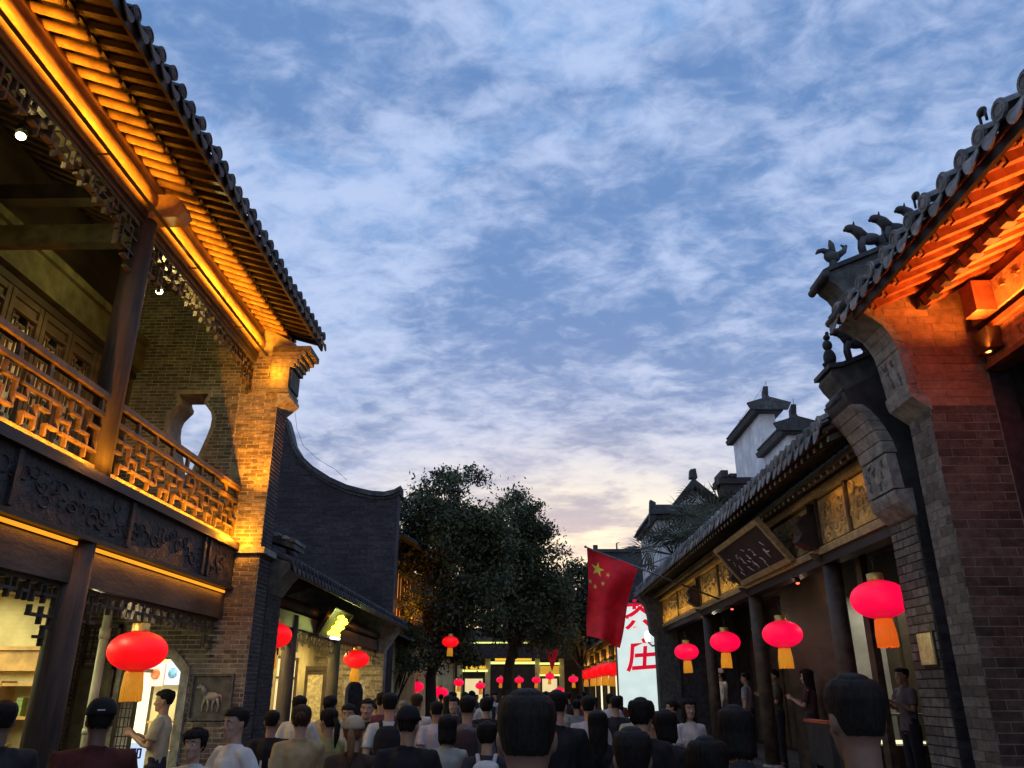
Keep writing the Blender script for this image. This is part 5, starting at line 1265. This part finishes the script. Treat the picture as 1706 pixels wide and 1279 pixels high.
# ================================================================== PEOPLE
def remesh(mb, voxel, smooth=3, name='shape', dis=0.0, dscale=9.0):
    me = bpy.data.meshes.new('raw'); me.from_pydata(mb.v, [], mb.f)
    bm = bmesh.new(); bm.from_mesh(me); bmesh.ops.recalc_face_normals(bm, faces=bm.faces); bm.to_mesh(me); bm.free()
    o = bpy.data.objects.new('tmp', me); COL.objects.link(o)
    r_ = o.modifiers.new('r', 'REMESH'); r_.mode = 'VOXEL'; r_.voxel_size = voxel; r_.use_smooth_shade = True
    s_ = o.modifiers.new('s', 'SMOOTH'); s_.iterations = smooth; s_.factor = .5
    dg = bpy.context.evaluated_depsgraph_get(); dg.update()
    m2_ = bpy.data.meshes.new_from_object(o.evaluated_get(dg)); bpy.data.objects.remove(o); m2_.name = name
    if dis:
        nv = [v.normal.copy() for v in m2_.vertices]
        for v, n_ in zip(m2_.vertices, nv):
            q = Vector((v.co.x*dscale*1.6, v.co.y*dscale*1.6, v.co.z*dscale*.8)); f_ = mnoise.noise(q)+.5*mnoise.noise(q*2.3)
            v.co += n_*dis*f_
    m2_.polygons.foreach_set('use_smooth', [True]*len(m2_.polygons)); return m2_
HEAD = [(1.488,.022,.026,0,.058),(1.497,.036,.040,0,.050),(1.515,.050,.060,0,.034),(1.545,.060,.080,0,.016),(1.58,.0675,.090,0,.006),(1.62,.073,.096,0,0),(1.66,.0735,.096,0,-.004),(1.69,.064,.084,0,-.007),(1.71,.046,.062,0,-.007),(1.722,.020,.028,0,-.006)]
def arms(pose, side, f):     # shoulder, elbow, wrist
    sh = Vector((side*.178*f, -.01, 1.375))
    if pose == 'down': return sh, Vector((side*.225*f,-.03,1.10)), Vector((side*.235*f,.05,.86))
    if pose == 'walk': return sh, Vector((side*.22*f,-.02+.10*side,1.11)), Vector((side*.21*f,.06+.17*side,.89))
    if pose == 'phone': return sh, Vector((side*.22*f,.06,1.12)), Vector((side*.09*f,.27,1.24))
    if pose == 'bag': return sh, Vector((side*.22*f,.02,1.11)), Vector((side*.12*f,.20,1.02) if side > 0 else (side*.235*f,.04,.86))
def legs(pose, side):
    if pose in ('walk','bag'):
        k = side*.16; return Vector((side*.085,0,.90)), Vector((side*.085,k*.6+.03,.48)), Vector((side*.08,k,.09))
    return Vector((side*.088,0,.90)), Vector((side*.095,.015,.48)), Vector((side*.10,0,.08))
def hand(mb, wr, d, side, f=1.0):
    d = d.normalized(); ref = Vector((0,1,0)) if abs(d.y) < .8 else Vector((0,0,1)); u = (ref-d*ref.dot(d)).normalized(); n_ = d.cross(u)*side*-1
    mb.tube([wr, wr+d*.045, wr+d*.085], [.026,.032,.030], 10, flat=.55)
    for i, (o_, L) in enumerate(((.030,.070),(.010,.080),(-.011,.074),(-.031,.058))):
        b0 = wr+d*.078+u*o_; j1 = b0+d*L*.5+n_*.006; j2 = j1+d*L*.35+n_*L*.28; mb.tube([wr+d*.05+u*o_*.8, b0, j1, j2], [.009,.0088,.008,.0065], 7)
    t0 = wr+d*.03+u*.026; mb.tube([wr+d*.02+u*.01, t0, t0+d*.032+u*.024+n_*.008, t0+d*.062+u*.026+n_*.016], [.013,.0115,.010,.008], 7)
def body_mesh(pose, fem):
    f = .90 if fem else 1.0; mb = MB()
    mb.rings([(z,rx,ry,cx,cy) for z,rx,ry,cx,cy in HEAD], 24)
    mb.rings([(1.37,.085*f,.07,0,-.015),(1.42,.060*f,.058,0,-.012),(1.46,.052*f,.054,0,-.008),(1.50,.052*f,.056,0,-.004),(1.56,.055*f,.06,0,-.004)], 20)
    mb.tube([(0,.085,1.607),(0,.103,1.585),(0,.112,1.572),(0,.100,1.562)], [.009,.011,.014,.008], 8)
    for s_ in (-1,1):
        mb.ball((s_*.012,.1,1.567),(.009,.010,.008),5)
        mb.ball((s_*.0745,-.008,1.600),(.010,.020,.032),7)
        mb.tube([(s_*.014,.091,1.626),(s_*.035,.086,1.631),(s_*.055,.070,1.624)], [.007,.008,.006], 6)
        mb.ball((s_*.038,.066,1.572),(.022,.022,.020),7)
    mb.ball((0,.088,1.541),(.022,.012,.0065),6); mb.ball((0,.086,1.531),(.018,.012,.007),6); mb.ball((0,.078,1.506),(.018,.014,.012),6)
    mb.rings([(.80,.15*f,.10,0,0),(.90,.155,.105,0,-.005),(1.0,.135*f,.092,0,0),(1.10,.13*f,.09,0,0),(1.22,.155*f,.10,0,.002),(1.32,.16*f,.10,0,-.002),(1.38,.13*f,.08,0,-.008),(1.41,.08*f,.06,0,-.01)], 24)
    for s_ in (-1,1):
        sh, el, wr = arms(pose, s_, f)
        mb.tube([Vector((s_*.08,-.01,1.385)), sh, sh.lerp(el,.35), el, el.lerp(wr,.3), wr], [.05,.052*f,.046*f,.037*f,.038*f,.025*f], 12)
        hand(mb, wr, (wr-el), s_, f)
        hp, kn, an = legs(pose, s_)
        mb.tube([hp, hp.lerp(kn,.4), kn, kn.lerp(an,.3), an], [.088,.078,.055,.054,.036], 14)
        mb.tube([an, an+Vector((0,.05,-.045)), an+Vector((0,.15,-.06))], [.036,.034,.024], 10)
    return remesh(mb, .0085, 2, 'body')
def top_mesh(pose, fem, kind):
    f = .90 if fem else 1.0; mb = MB(); e = {'tee':0,'jacket':.014,'dress':.004,'robe':.03,'hoodie':.022}[kind]
    hem = {'tee':.84,'jacket':.80,'dress':.55,'robe':.30,'hoodie':.82}[kind]
    fl_ = {'tee':0,'jacket':0,'dress':.05,'robe':.06,'hoodie':0}[kind]
    mb.rings([(hem,.168*f+e+fl_,.125+e+fl_,0,0),(hem+.06,.165*f+e+fl_*.8,.122+e+fl_*.8,0,0),(max(hem+.08,1.0),.150*f+e,.112+e,0,0),(1.12,.150*f+e,.112+e,0,0),(1.24,.172*f+e,.120+e,0,.002),(1.33,.176*f+e,.116+e,0,-.004),(1.38,.150*f+e,.094+e,0,-.010),(1.415,.100*f+e*.8,.076+e*.6,0,-.012),(1.440,.074+e*.6,.068+e*.5,0,-.010),(1.452,.068+e*.5,.064+e*.5,0,-.008)], 28)
    for s_ in (-1,1):
        sh, el, wr = arms(pose, s_, f)
        end = el.lerp(wr,.93) if kind != 'tee' else sh.lerp(el,.72)
        if kind == 'tee': mb.tube([Vector((s_*.06,-.01,1.385)), sh+Vector((s_*-.01,0,0)), sh.lerp(el,.3), end], [.062,.066*f,.064*f,.066*f], 16)
        else: mb.tube([Vector((s_*.06,-.01,1.385)), sh, sh.lerp(el,.4), el, el.lerp(wr,.5), end], [.064+e*.5,.068*f+e*.5,.062*f+e*.5,.054*f+e*.5,.046*f+e*.4,.038*f+e*.4], 16)
    if kind in ('jacket',): mb.tube([(-.06,-.03,1.45),(-.05,-.075,1.455),(.05,-.075,1.455),(.06,-.03,1.45)], [.018]*4, 8)
    if kind in ('hoodie','robe'):
        mb.ball((0,-.105,1.385),(.12,.06,.075),9)
    return remesh(mb, .012, 3, {'tee':'shirt','jacket':'jacket','dress':'dress','robe':'robe','hoodie':'hoodie'}[kind], .020 if kind != 'tee' else .016, 6)
def trouser_mesh(pose):
    mb = MB(); mb.rings([(.82,.150,.115,0,0),(.90,.160,.118,0,-.005),(.99,.148,.108,0,0),(1.02,.145,.105,0,0)], 20)
    for s_ in (-1,1):
        hp, kn, an = legs(pose, s_); mb.tube([hp+Vector((0,0,.03)), hp.lerp(kn,.4), kn, kn.lerp(an,.5), an+Vector((0,0,.02))], [.100,.094,.076,.070,.064], 16)
    return remesh(mb, .015, 3, 'trousers', .008, 8)
def shoe_mesh(pose, s_):
    hp, kn, an = legs(pose, s_); mb = MB(); x, y = an.x, an.y; zb = an.z-.075
    mb.tube([(x,y-.06,zb+.045),(x,y,zb+.045),(x,y+.09,zb+.036),(x,y+.16,zb+.03)], [.038,.044,.045,.030], 12)
    mb.tube([(x,y-.02,zb+.05),(x,y-.02,zb+.10)],[.042,.045],12)
    return remesh(mb, .012, 1, 'shoe')
def head_r(z, an):
    for (za,rx,ry,cx,cy),(zb,rx2,ry2,cx2,cy2) in zip(HEAD, HEAD[1:]):
        if za <= z <= zb:
            t = (z-za)/(zb-za); return rx+(rx2-rx)*t, ry+(ry2-ry)*t, cy+(cy2-cy)*t
    return (.06,.06,-.01) if z < 1.5 else (.012,.016,-.006)
def hair_mesh(kind, seed=0):
    """shell that follows the skull down to a hairline that varies with azimuth, with strand ridges"""
    rn = random.Random(seed); NA, NR = 96, 26; vs = []; fs = []
    ph = [rn.uniform(-1,1) for _ in range(NA)]
    back = {'fade':1.566,'short':1.575,'crew':1.600,'bob':1.475,'long':1.24,'bun':1.55,'pony':1.55,'under_cap':1.56,'medium':1.535}[kind]
    th = {'fade':.0075,'short':.017,'crew':.014,'bob':.022,'long':.022,'bun':.013,'pony':.013,'under_cap':.006,'medium':.024}[kind]
    front = {'fade':1.672,'crew':1.672,'bob':1.645,'long':1.665,'medium':1.648}.get(kind, 1.662)
    side = {'fade':1.622,'short':1.628,'crew':1.648,'bob':1.47,'long':1.30,'medium':1.575}.get(kind, 1.60)
    for k in range(NA):
        a = 2*math.pi*k/NA; c = math.cos(a)          # a=0 -> front (+y)
        cov_ = .5-.5*c
        if c > .55: zl = front
        elif c > .15: t = (.55-c)/.4; zl = front+(side-front)*t*t*(3-2*t)
        elif c > -.25: zl = side
        else: t = min(1, (-.25-c)/.35); zl = side+(back-side)*t
        zl += ph[k]*(.0015 if kind in ('fade','short','crew','under_cap','bun','pony') else .010)
        for r in range(NR+1):
            t = r/NR; z = 1.724+th*.75-(1.724+th*.75-zl)*(t**1.35)
            zc = min(max(z-th*.5, 1.30), 1.7215)
            rx, ry, cy = head_r(zc, a)
            if zc < 1.60 and zl < 1.52:
                r6 = head_r(1.60, a); q = min(1, (1.60-zc)/.12); rx = r6[0]*(1-.04*q); ry = r6[1]*(1-.05*q); cy = r6[2]-.012*q
                if z < 1.42: ext = (1.42-z); rx += ext*.12; cy -= ext*.10
            tk = (.0075 if kind == 'fade' and t > .3 else max(.0085, th*(1-.5*t**2.0)) if kind in ('short','crew') and c < .55 else th*(1 if t < .9 else max(0, 1-(t-.9)/.1*.8)))*(.9+.1*math.sin(k*2.1+ph[k]*2))
            if z > 1.715: 
                q = max(0, 1-((z-1.715)/(.75*th+.009))**2); rx = .042*math.sqrt(q)+.0; ry = .056*math.sqrt(q); tk = th*.3*q
            tk += (.0003 if kind in ('fade','short','crew') else .003)*math.sin(k*5.3+ph[k]*3+z*30)*min(1, t*2)+(0 if kind == 'fade' else .004)*mnoise.noise(Vector((math.sin(a)*3, c*3, z*14)))
            vs.append((math.sin(a)*(rx+tk), cy+c*(ry+tk*(1.05)), z))
    for k in range(NA):
        k2 = (k+1) % NA
        for r in range(NR): a = k*(NR+1)+r; b = k2*(NR+1)+r; fs.append((a, a+1, b+1, b))
    mb = MB().add(vs, fs, True)
    # inner wall so the shell has thickness where it ends
    vi = []
    for k in range(NA):
        x, y_, z = vs[k*(NR+1)+NR]; vi.append((x,y_,z)); vi.append((x*.80, -.004+(y_+.004)*.80, z+.012))
    mb.add(vi, [(2*k, 2*((k+1) % NA), 2*((k+1) % NA)+1, 2*k+1) for k in range(NA)], True)
    # loose strands break the outline
    for q in range(0 if kind == 'fade' else 800 if kind not in ('crew','short','under_cap') else 260):
        k = rn.randrange(NA); a = 2*math.pi*k/NA; c = math.cos(a)
        r = rn.randrange(2, NR-2 if c < .4 else NR-4); p = Vector(vs[k*(NR+1)+r]); p2 = Vector(vs[k*(NR+1)+min(NR-1, r+2)]); n_ = Vector((p.x, p.y, (p.z-1.6)*.8)).normalized()
        e = p2+n_*rn.uniform(.001,.006)*(1 if rn.random() < .95 else 1.8)*(.5 if kind in ('crew','short') else 1)+Vector((rn.uniform(-.006,.006),0,0)); wv = Vector((math.cos(a),-math.sin(a),0))*.0022
        mb.add([p-wv*1.0, p+wv*1.0, e], [(0,1,2)])
    if kind == 'bun': mb.ball((0,-.125,1.635),(.045,.040,.042),10)
    if kind == 'pony':
        mb.tube([(0,-.095,1.62),(0,-.135,1.625),(.01,-.155,1.57),(.012,-.150,1.46),(.01,-.135,1.36)],[.018,.024,.032,.028,.006],12)
    return mb.mesh('hair')
def cap_mesh():
    mb = MB(); rg_ = []
    for i in range(9):
        t = i/8; z = 1.640+.108*math.sin(t*math.pi/2); r = math.cos(t*math.pi/2)**.75; rg_.append((z, .088*r+.004, .112*r+.004, 0, -.006))
    mb.rings(rg_, 28); vs = []
    for s_ in (0, .006):
        for k in range(13):
            a = math.pi*(k/12); vs.append((.078*math.cos(a), .075+.0*math.sin(a), 1.655+s_)); vs.append((.078*math.cos(a), .085+.085*math.sin(a), 1.640+s_-.012*math.sin(a)))
    fs = []
    for o_ in (0, 26):
        for k in range(12): a = o_+2*k; fs.append((a, a+1, a+3, a+2))
    for k in range(12): fs.append((2*k+1, 26+2*k+1, 26+2*k+3, 2*k+3))
    return mb.mesh('cap'), MB().add(vs, fs, True).mesh('brim')
def backpack_meshes():
    bag = MB(); bag.rings([(1.02,.10,.045,0,-.19),(1.04,.135,.07,0,-.19),(1.15,.145,.078,0,-.19),(1.30,.14,.070,0,-.185),(1.38,.115,.05,0,-.175),(1.41,.06,.03,0,-.165)], 20)
    b = remesh(bag, .012, 3, 'backpack', .005, 10)
    pk = MB().box(-.10,.10,-.285,-.26,1.06,1.20).mesh('pocket')
    st_ = MB()
    for s_ in (-1,1): st_.tube([(s_*.07,-.14,1.38),(s_*.085,-.06,1.455),(s_*.095,.06,1.43),(s_*.11,.135,1.30),(s_*.13,.10,1.12),(s_*.13,-.10,1.06)],[.02]*6,8,flat=.45)
    return b, pk, st_.mesh('strap')
HAIRMAT = {}
def hairmat(name, col):
    if name in HAIRMAT: return HAIRMAT[name]
    m = bpy.data.materials.new(name); m.use_nodes = True; t = NT(m.node_tree); b = t.n['Principled BSDF']
    tcx = t.new('ShaderNodeTexCoord'); v = t.vmap(tcx.outputs['Object'], sc=(60,60,7)); nz = t.noise(v, 2.0, 5, .7)
    t.link(t.mix(t.mapr(nz,.3,.7), C4(tuple(x*.55 for x in col)), C4(tuple(x*1.7 for x in col))), b.inputs['Base Color'])
    b.inputs['Roughness'].default_value = .6; b.inputs['Specular IOR Level'].default_value = .15
    bp = t.new('ShaderNodeBump'); bp.inputs['Strength'].default_value = .8; bp.inputs['Distance'].default_value = .006; t.link(nz, bp.inputs['Height']); t.link(bp.outputs[0], b.inputs['Normal'])
    HAIRMAT[name] = m; return m
def clothmat(name, col, print_=None):
    if name in MATS: return MATS[name]
    m = bpy.data.materials.new(name); m.use_nodes = True; t = NT(m.node_tree); b = t.n['Principled BSDF']
    tcx = t.new('ShaderNodeTexCoord'); nz = t.noise(tcx.outputs['Object'], 7, 4); wv = t.noise(t.vmap(tcx.outputs['Object'], sc=(1,1,1)), 260, 2)
    t.link(t.mix(t.mapr(nz,.3,.7), C4(tuple(x*.85 for x in col)), C4(tuple(min(1,x*1.12) for x in col))), b.inputs['Base Color'])
    b.inputs['Roughness'].default_value = .85; b.inputs['Specular IOR Level'].default_value = .2
    bp = t.new('ShaderNodeBump'); bp.inputs['Strength'].default_value = .35; bp.inputs['Distance'].default_value = .012
    t.link(t.math('ADD', t.noise(t.vmap(tcx.outputs['Object'], sc=(1,1,.5)), 11, 4, .6, .6), t.math('MULTIPLY', wv, .06)), bp.inputs['Height']); t.link(bp.outputs[0], b.inputs['Normal'])
    MATS[name] = m; return m
skin = mat('skin', (.42,.26,.18), .5, .08, 9, .03); skin_d = mat('skin_dusky', (.20,.12,.085), .5, .08, 9, .03)  # skin_d is a shaded copy of skin for the near silhouettes
eyew = mat('eye_white', (.6,.58,.55), .3, .02, 5, 0); eyeb = mat('eye_iris', (.02,.015,.01), .2, .02, 5, 0)
HC = {'black':hairmat('hair_black',(.012,.010,.009)), 'brown':hairmat('hair_brown',(.045,.025,.015)), 'tan':hairmat('hair_tan',(.16,.085,.04)), 'grey':hairmat('hair_grey',(.20,.17,.13))}
FADE = hairmat('hair_fade', (.045,.030,.024))
CACHE = {}
def get(key, fn):
    if key not in CACHE: CACHE[key] = fn()
    return CACHE[key]
eye_me = MB().ball((0,0,0),(.0125,.010,.009),6).mesh('eye', eyew); iris_me = MB().ball((0,.0085,0),(.0055,.003,.0055),5).mesh('iris', eyeb)
brow_me = MB().tube([(-.020,.002,0),(0,.006,.003),(.020,-.002,-.001)],[.0032,.004,.002],6).mesh('eyebrow', eyeb)
def cpart(name, me, parent, m, loc=(0,0,0)):
    if not me.materials: me.materials.append(m)
    o = bpy.data.objects.new(name, me); COL.objects.link(o); o.parent = parent; o.location = loc
    o.material_slots[0].link = 'OBJECT'; o.material_slots[0].material = m; return o
def person(x, y, ztop, face, label, top='tee', topc=(.03,.03,.03), hair='short', hc='black', pose='walk', fem=False, pants=(.03,.03,.04), pack=None, cap=None, z0=0.0, dark=False, group='people walking in the street'):
    """face: heading in degrees, 0 = looking away down the street, 180 = facing the camera"""
    if z0 == 0 and y < 19: x *= .88; y *= .88; ztop = 1.75+(ztop-1.75)*.88
    H_ = (ztop-z0)/(1.76 if cap or hair == 'medium' else 1.745); t = thing('person', label, 'person', (x,y,z0), group)
    t.rotation_euler = (0,0,R(face+random.uniform(-7,7))); t.scale = (H_*(.97+.06*random.random()), H_, H_)
    sk = skin_d if dark else skin
    b = cpart('body', get(('b',pose,fem), lambda: body_mesh(pose,fem)), t, sk)
    nm = {'tee':'shirt','jacket':'jacket','dress':'dress','robe':'robe','hoodie':'hoodie'}[top]
    cname = 'cloth_%d_%d_%d' % tuple(int(c*999) for c in topc)
    tp = cpart(nm, get(('t',pose,fem,top), lambda: top_mesh(pose,fem,top)), t, clothmat(cname, topc))
    cpart('trousers', get(('p','walk' if pose in ('walk','bag') else 'down'), lambda: trouser_mesh(pose)), t, clothmat('cloth_%d_%d_%d' % tuple(int(c*999) for c in pants), pants))
    for s_ in (-1,1): cpart('shoe', get(('s','walk' if pose in ('walk','bag') else 'down',s_), lambda: shoe_mesh(pose,s_)), t, clothmat('shoe_dark', (.04,.04,.045)))
    hr = cpart('hair', get(('h',hair), lambda: hair_mesh(hair, hash(hair) % 7 if False else len(hair))), t, HC[hc])
    if hair in ('crew','short'): cpart('faded_sides', get(('h','fade'), lambda: hair_mesh('fade', 3)), hr, HC[hc])
    if 70 < abs(((face+180) % 360)-180):
        for s_ in (-1,1):
            e = bpy.data.objects.new('eye', eye_me); COL.objects.link(e); e.parent = b; e.location = (s_*.031,.084,1.604)
            e = bpy.data.objects.new('iris', iris_me); COL.objects.link(e); e.parent = b; e.location = (s_*.031,.0855,1.604)
            e = bpy.data.objects.new('eyebrow', brow_me); COL.objects.link(e); e.parent = b; e.location = (s_*.034,.092,1.628); e.scale = (s_,1,1)
    if cap:
        cme, bme = get('cap', cap_mesh); cmm = clothmat('cap_%d_%d_%d' % tuple(int(c*999) for c in cap), cap); co = cpart('cap', cme, t, cmm); cpart('brim', bme, co, cmm)
    if pack:
        bb, pk, st_ = get('pack', backpack_meshes); pm = clothmat('pack_%d_%d_%d' % tuple(int(c*999) for c in pack), pack)
        bo = cpart('backpack', bb, t, pm); cpart('pocket', pk, bo, pm); cpart('strap', st_, t, pm)
    return t
BK = (.018,.018,.020); NV = (.02,.025,.035); WH = (.55,.54,.50); TAN = (.40,.31,.16); OLV = (.30,.27,.10); GRY = (.20,.20,.20)
person(-3.76,6.05,1.70,35,'person in a dark jacket with dark hair cut off by the left edge',top='jacket',topc=(.03,.03,.032),dark=True)
p = person(-3.05,6.05,1.72,20,'person in a white-marked dark cap and dark maroon jacket, low on the left',top='jacket',topc=(.075,.022,.018),cap=(.012,.012,.014),hair='under_cap',dark=True)
bdg = cpart('cap_mark', MB().box(-.022,.022,-.1235,-.119,1.668,1.676).mesh('cap_mark'), p, silver)
person(-2.75,7.1,1.49,168,'person with short dark hair and a white top facing the camera, looking down',topc=WH,hair='medium',pose='phone',fem=True)
p = person(-2.55,7.45,1.63,140,'broad man in a white printed T-shirt facing left towards the camera',topc=(.68,.66,.62))
cpart('shirt_print', MB().box(-.08,-.03,.118,.133,1.15,1.22).box(-.01,.05,.120,.135,1.15,1.21).mesh('shirt_print'), p, mat('print_brown',(.20,.10,.05),.7,.2,9,.0))
p = person(-4.66,11.5,1.70,95,'shop clerk in a beige top inside the octagonal doorway',topc=(.50,.44,.28),pose='phone',group=None) if False else person(-4.93,11.45,1.78,100,'shop clerk in a beige apron top standing inside the octagonal doorway',topc=(.50,.44,.28),pose='phone')
p = person(-2.97,9.9,1.55,8,'man in a black T-shirt with a white back print beside the brick pier',topc=BK)
cpart('shirt_print', MB().box(-.06,-.04,-.130,-.118,1.05,1.22).box(.0,.05,-.132,-.118,1.10,1.13).box(.03,.06,-.131,-.118,1.16,1.24).mesh('shirt_print'), p, silver)
person(-2.15,8.1,1.64,12,'woman in a tan jacket with brown hair tied in a bun, seen from behind',top='jacket',topc=TAN,hair='bun',hc='brown',fem=True)
person(-2.12,9.1,1.59,40,'woman with a ponytail and a loose olive top, left of the beige cap',topc=OLV,hair='pony',fem=True)
person(-3.12,11.6,1.70,-20,'man with dark hair under the left porch, behind the woman with the bun',topc=WH)
person(-2.36,11.2,1.60,185,'smiling young man facing the camera on the left by the porch column',topc=(.35,.33,.28))
person(-1.52,7.5,1.56,5,'person in a beige cap with a brown ponytail and a dark brown jacket',top='jacket',topc=(.06,.035,.025),hair='pony',hc='tan',cap=(.42,.34,.22),fem=True)
person(-2.78,14.8,1.62,176,'young man in a pale shirt facing the camera in front of the pale brick wall',topc=(.55,.56,.50))
person(-1.66,10.25,1.74,4,'man in a white T-shirt with a black backpack with crossing straps',topc=(.60,.59,.54),pack=(.02,.02,.022))
person(-.98,7.05,1.65,-4,'broad person in a black cap and black jacket left of centre',top='jacket',topc=BK,cap=(.012,.012,.014),hair='under_cap')
person(-2.43,16.7,1.58,0,'person with pale grey hair just behind the black cap',topc=WH,hc='grey')
person(-1.73,13.3,1.72,-8,'person in a white shirt with reddish-brown hair under the tree trunk',topc=(.52,.50,.46),hc='brown')
person(-1.3,12.2,1.62,6,'person in a pale pink shirt seen from behind right of the tree trunk',topc=(.55,.49,.50))
person(-1.53,16.7,1.58,0,'short-haired person in grey far down the street, left of the lit column',topc=GRY)
person(-.78,8.4,1.54,15,'woman with dark bobbed hair and a pale grey T-shirt in the centre',topc=(.36,.37,.33),hair='bob',fem=True)
person(-.69,9.9,1.71,0,'person in a grey hoodie with a dark backpack in the centre',top='hoodie',topc=(.13,.125,.13),pack=(.05,.03,.03))
person(-.64,13.4,1.68,5,'dark-haired person in black behind the large near head',topc=BK,hair='medium')
p = person(-.37,7.95,1.51,-5,'person with a black and white striped backpack beside the large near head',topc=(.04,.04,.05),pack=(.55,.55,.53),hair='medium')
person(0.0,2.72,1.77,2,'man with very short dark hair right in front of the camera, seen from behind',top='tee',topc=(.025,.025,.03),hair='crew',dark=True)
person(.29,8.1,1.77,0,'tall dark-haired person in a black jacket right of the large near head',top='jacket',topc=BK)
person(.81,11.2,1.70,-6,'person in a pinkish-white shirt with black hair near the far lanterns',topc=(.48,.43,.42))
person(.98,16.8,1.60,4,'small dark-haired person in grey far off below the far lanterns',topc=GRY)
person(.70,8.45,1.58,-10,'woman with long straight dark hair in a black top',topc=BK,hair='long',fem=True)
person(.98,7.3,1.72,-25,'person with dark wavy hair leaning in front of the glowing sign',top='hoodie',topc=BK,hair='medium',hc='black',fem=True)
person(1.25,7.75,1.60,20,'person in a dark hooded jacket leaning on their neighbour before the glowing sign',top='hoodie',topc=(.03,.028,.03),hair='bob',fem=True)
person(.47,3.88,1.61,-12,'dark-haired young person close by, bottom centre-right',topc=(.05,.045,.045),dark=True)
person(1.30,8.5,1.57,25,'person with short dark hair and a beige top right of the near dark head',topc=(.28,.24,.19))
person(2.69,15.8,1.60,75,'woman in a black sleeveless top at the porch edge facing left',topc=BK,hair='bun',fem=True)
person(4.72,20.6,2.27,70,'person in long white robes and a white head covering on the right porch',top='robe',topc=(.75,.73,.68),cap=(.45,.36,.36),hair='under_cap',z0=.42,pose='down')
person(4.75,18.3,2.13,60,'person in a pale shirt half hidden behind a porch column',topc=(.30,.30,.30),z0=.42,pose='down')
person(4.72,16.1,2.14,85,'dark-haired person in a dark olive shirt on the right porch facing left',topc=(.09,.09,.06),z0=.42,pose='phone')
person(4.75,14.3,2.10,60,'woman with dark hair and dark clothes on the right porch beside the lantern',topc=(.07,.05,.055),z0=.42,pose='phone',fem=True,hair='long')
p = person(.90,4.35,1.56,0,'person with a black bag decorated with white fluffy bows, bottom right',top='hoodie',topc=BK,hair='medium',fem=True,pack=(.015,.015,.017),dark=True)
for (a, b, c) in ((-.15,-.10,1.50),(-.17,-.12,1.40),(.19,-.10,1.47)):
    pb_ = MB(); rq = random.Random(int(a*100)+5)
    for q in range(5): pb_.ball((a+rq.uniform(-.02,.02),b+rq.uniform(-.02,.02),c+rq.uniform(-.02,.02)),(.03,.026,.026),6)
    cpart('fluffy_bow', pb_.mesh('fluffy_bow'), p, clothmat('bow_white',(.55,.53,.46)))
person(1.22,5.05,1.68,6,'person with voluminous dark hair beside the white bows',top='jacket',topc=(.05,.045,.05),hair='bob',fem=True)
person(1.13,2.95,1.82,-4,'tall man in a black jacket filling the lower right corner, seen from behind',top='jacket',topc=(.014,.014,.016),hair='crew',dark=True)
person(5.42,12.2,2.08,100,'shop clerk in a grey shirt behind the lit counter on the far right',topc=(.14,.14,.15),z0=.42,pose='phone')
rp = random.Random(77); cols_ = [(.03,.03,.035),(.5,.48,.45),(.12,.12,.13),(.13,.09,.05),(.05,.06,.09),(.42,.38,.26),(.16,.05,.05)]
cn = ['black','white','dark grey','brown','navy','beige','maroon']; hk = ['short','medium','bob','pony','bun','crew','long']
hn = {'short':'short hair','medium':'fuller hair','bob':'bobbed hair','pony':'a ponytail','bun':'a hair bun','crew':'cropped hair','long':'long hair'}
placed = [(-1.66,10.25),(-.69,9.9),(-.64,13.4),(.81,11.2)]
names = set(); i = 0
while i < 46:
    yq = rp.uniform(11.5, 27) if i < 30 else rp.uniform(24, 34); xq = rp.uniform(-3.0, 2.5)
    if any((xq-a)**2+(yq-b)**2 < .42 for a, b in placed): continue
    placed.append((xq, yq)); ci = rp.randrange(7); h = rp.choice(hk); away = rp.random() < .72
    where = 'left side' if xq < -1 else ('middle' if xq < .8 else 'right side')
    lb = 'far walker in %s with %s, %s, %s of the street' % (cn[ci], hn[h], 'seen from behind' if away else 'facing the camera', where)
    if lb in names:
        lb = lb.replace('of the street', 'farther back').replace('far walker', 'walker')
        if lb in names: placed.pop(); continue
    names.add(lb)
    person(xq, yq, rp.uniform(1.56,1.76), rp.uniform(-15,15)+(0 if away else 180), lb, topc=cols_[ci], hair=h, fem=h in ('bob','pony','bun','long')); i += 1
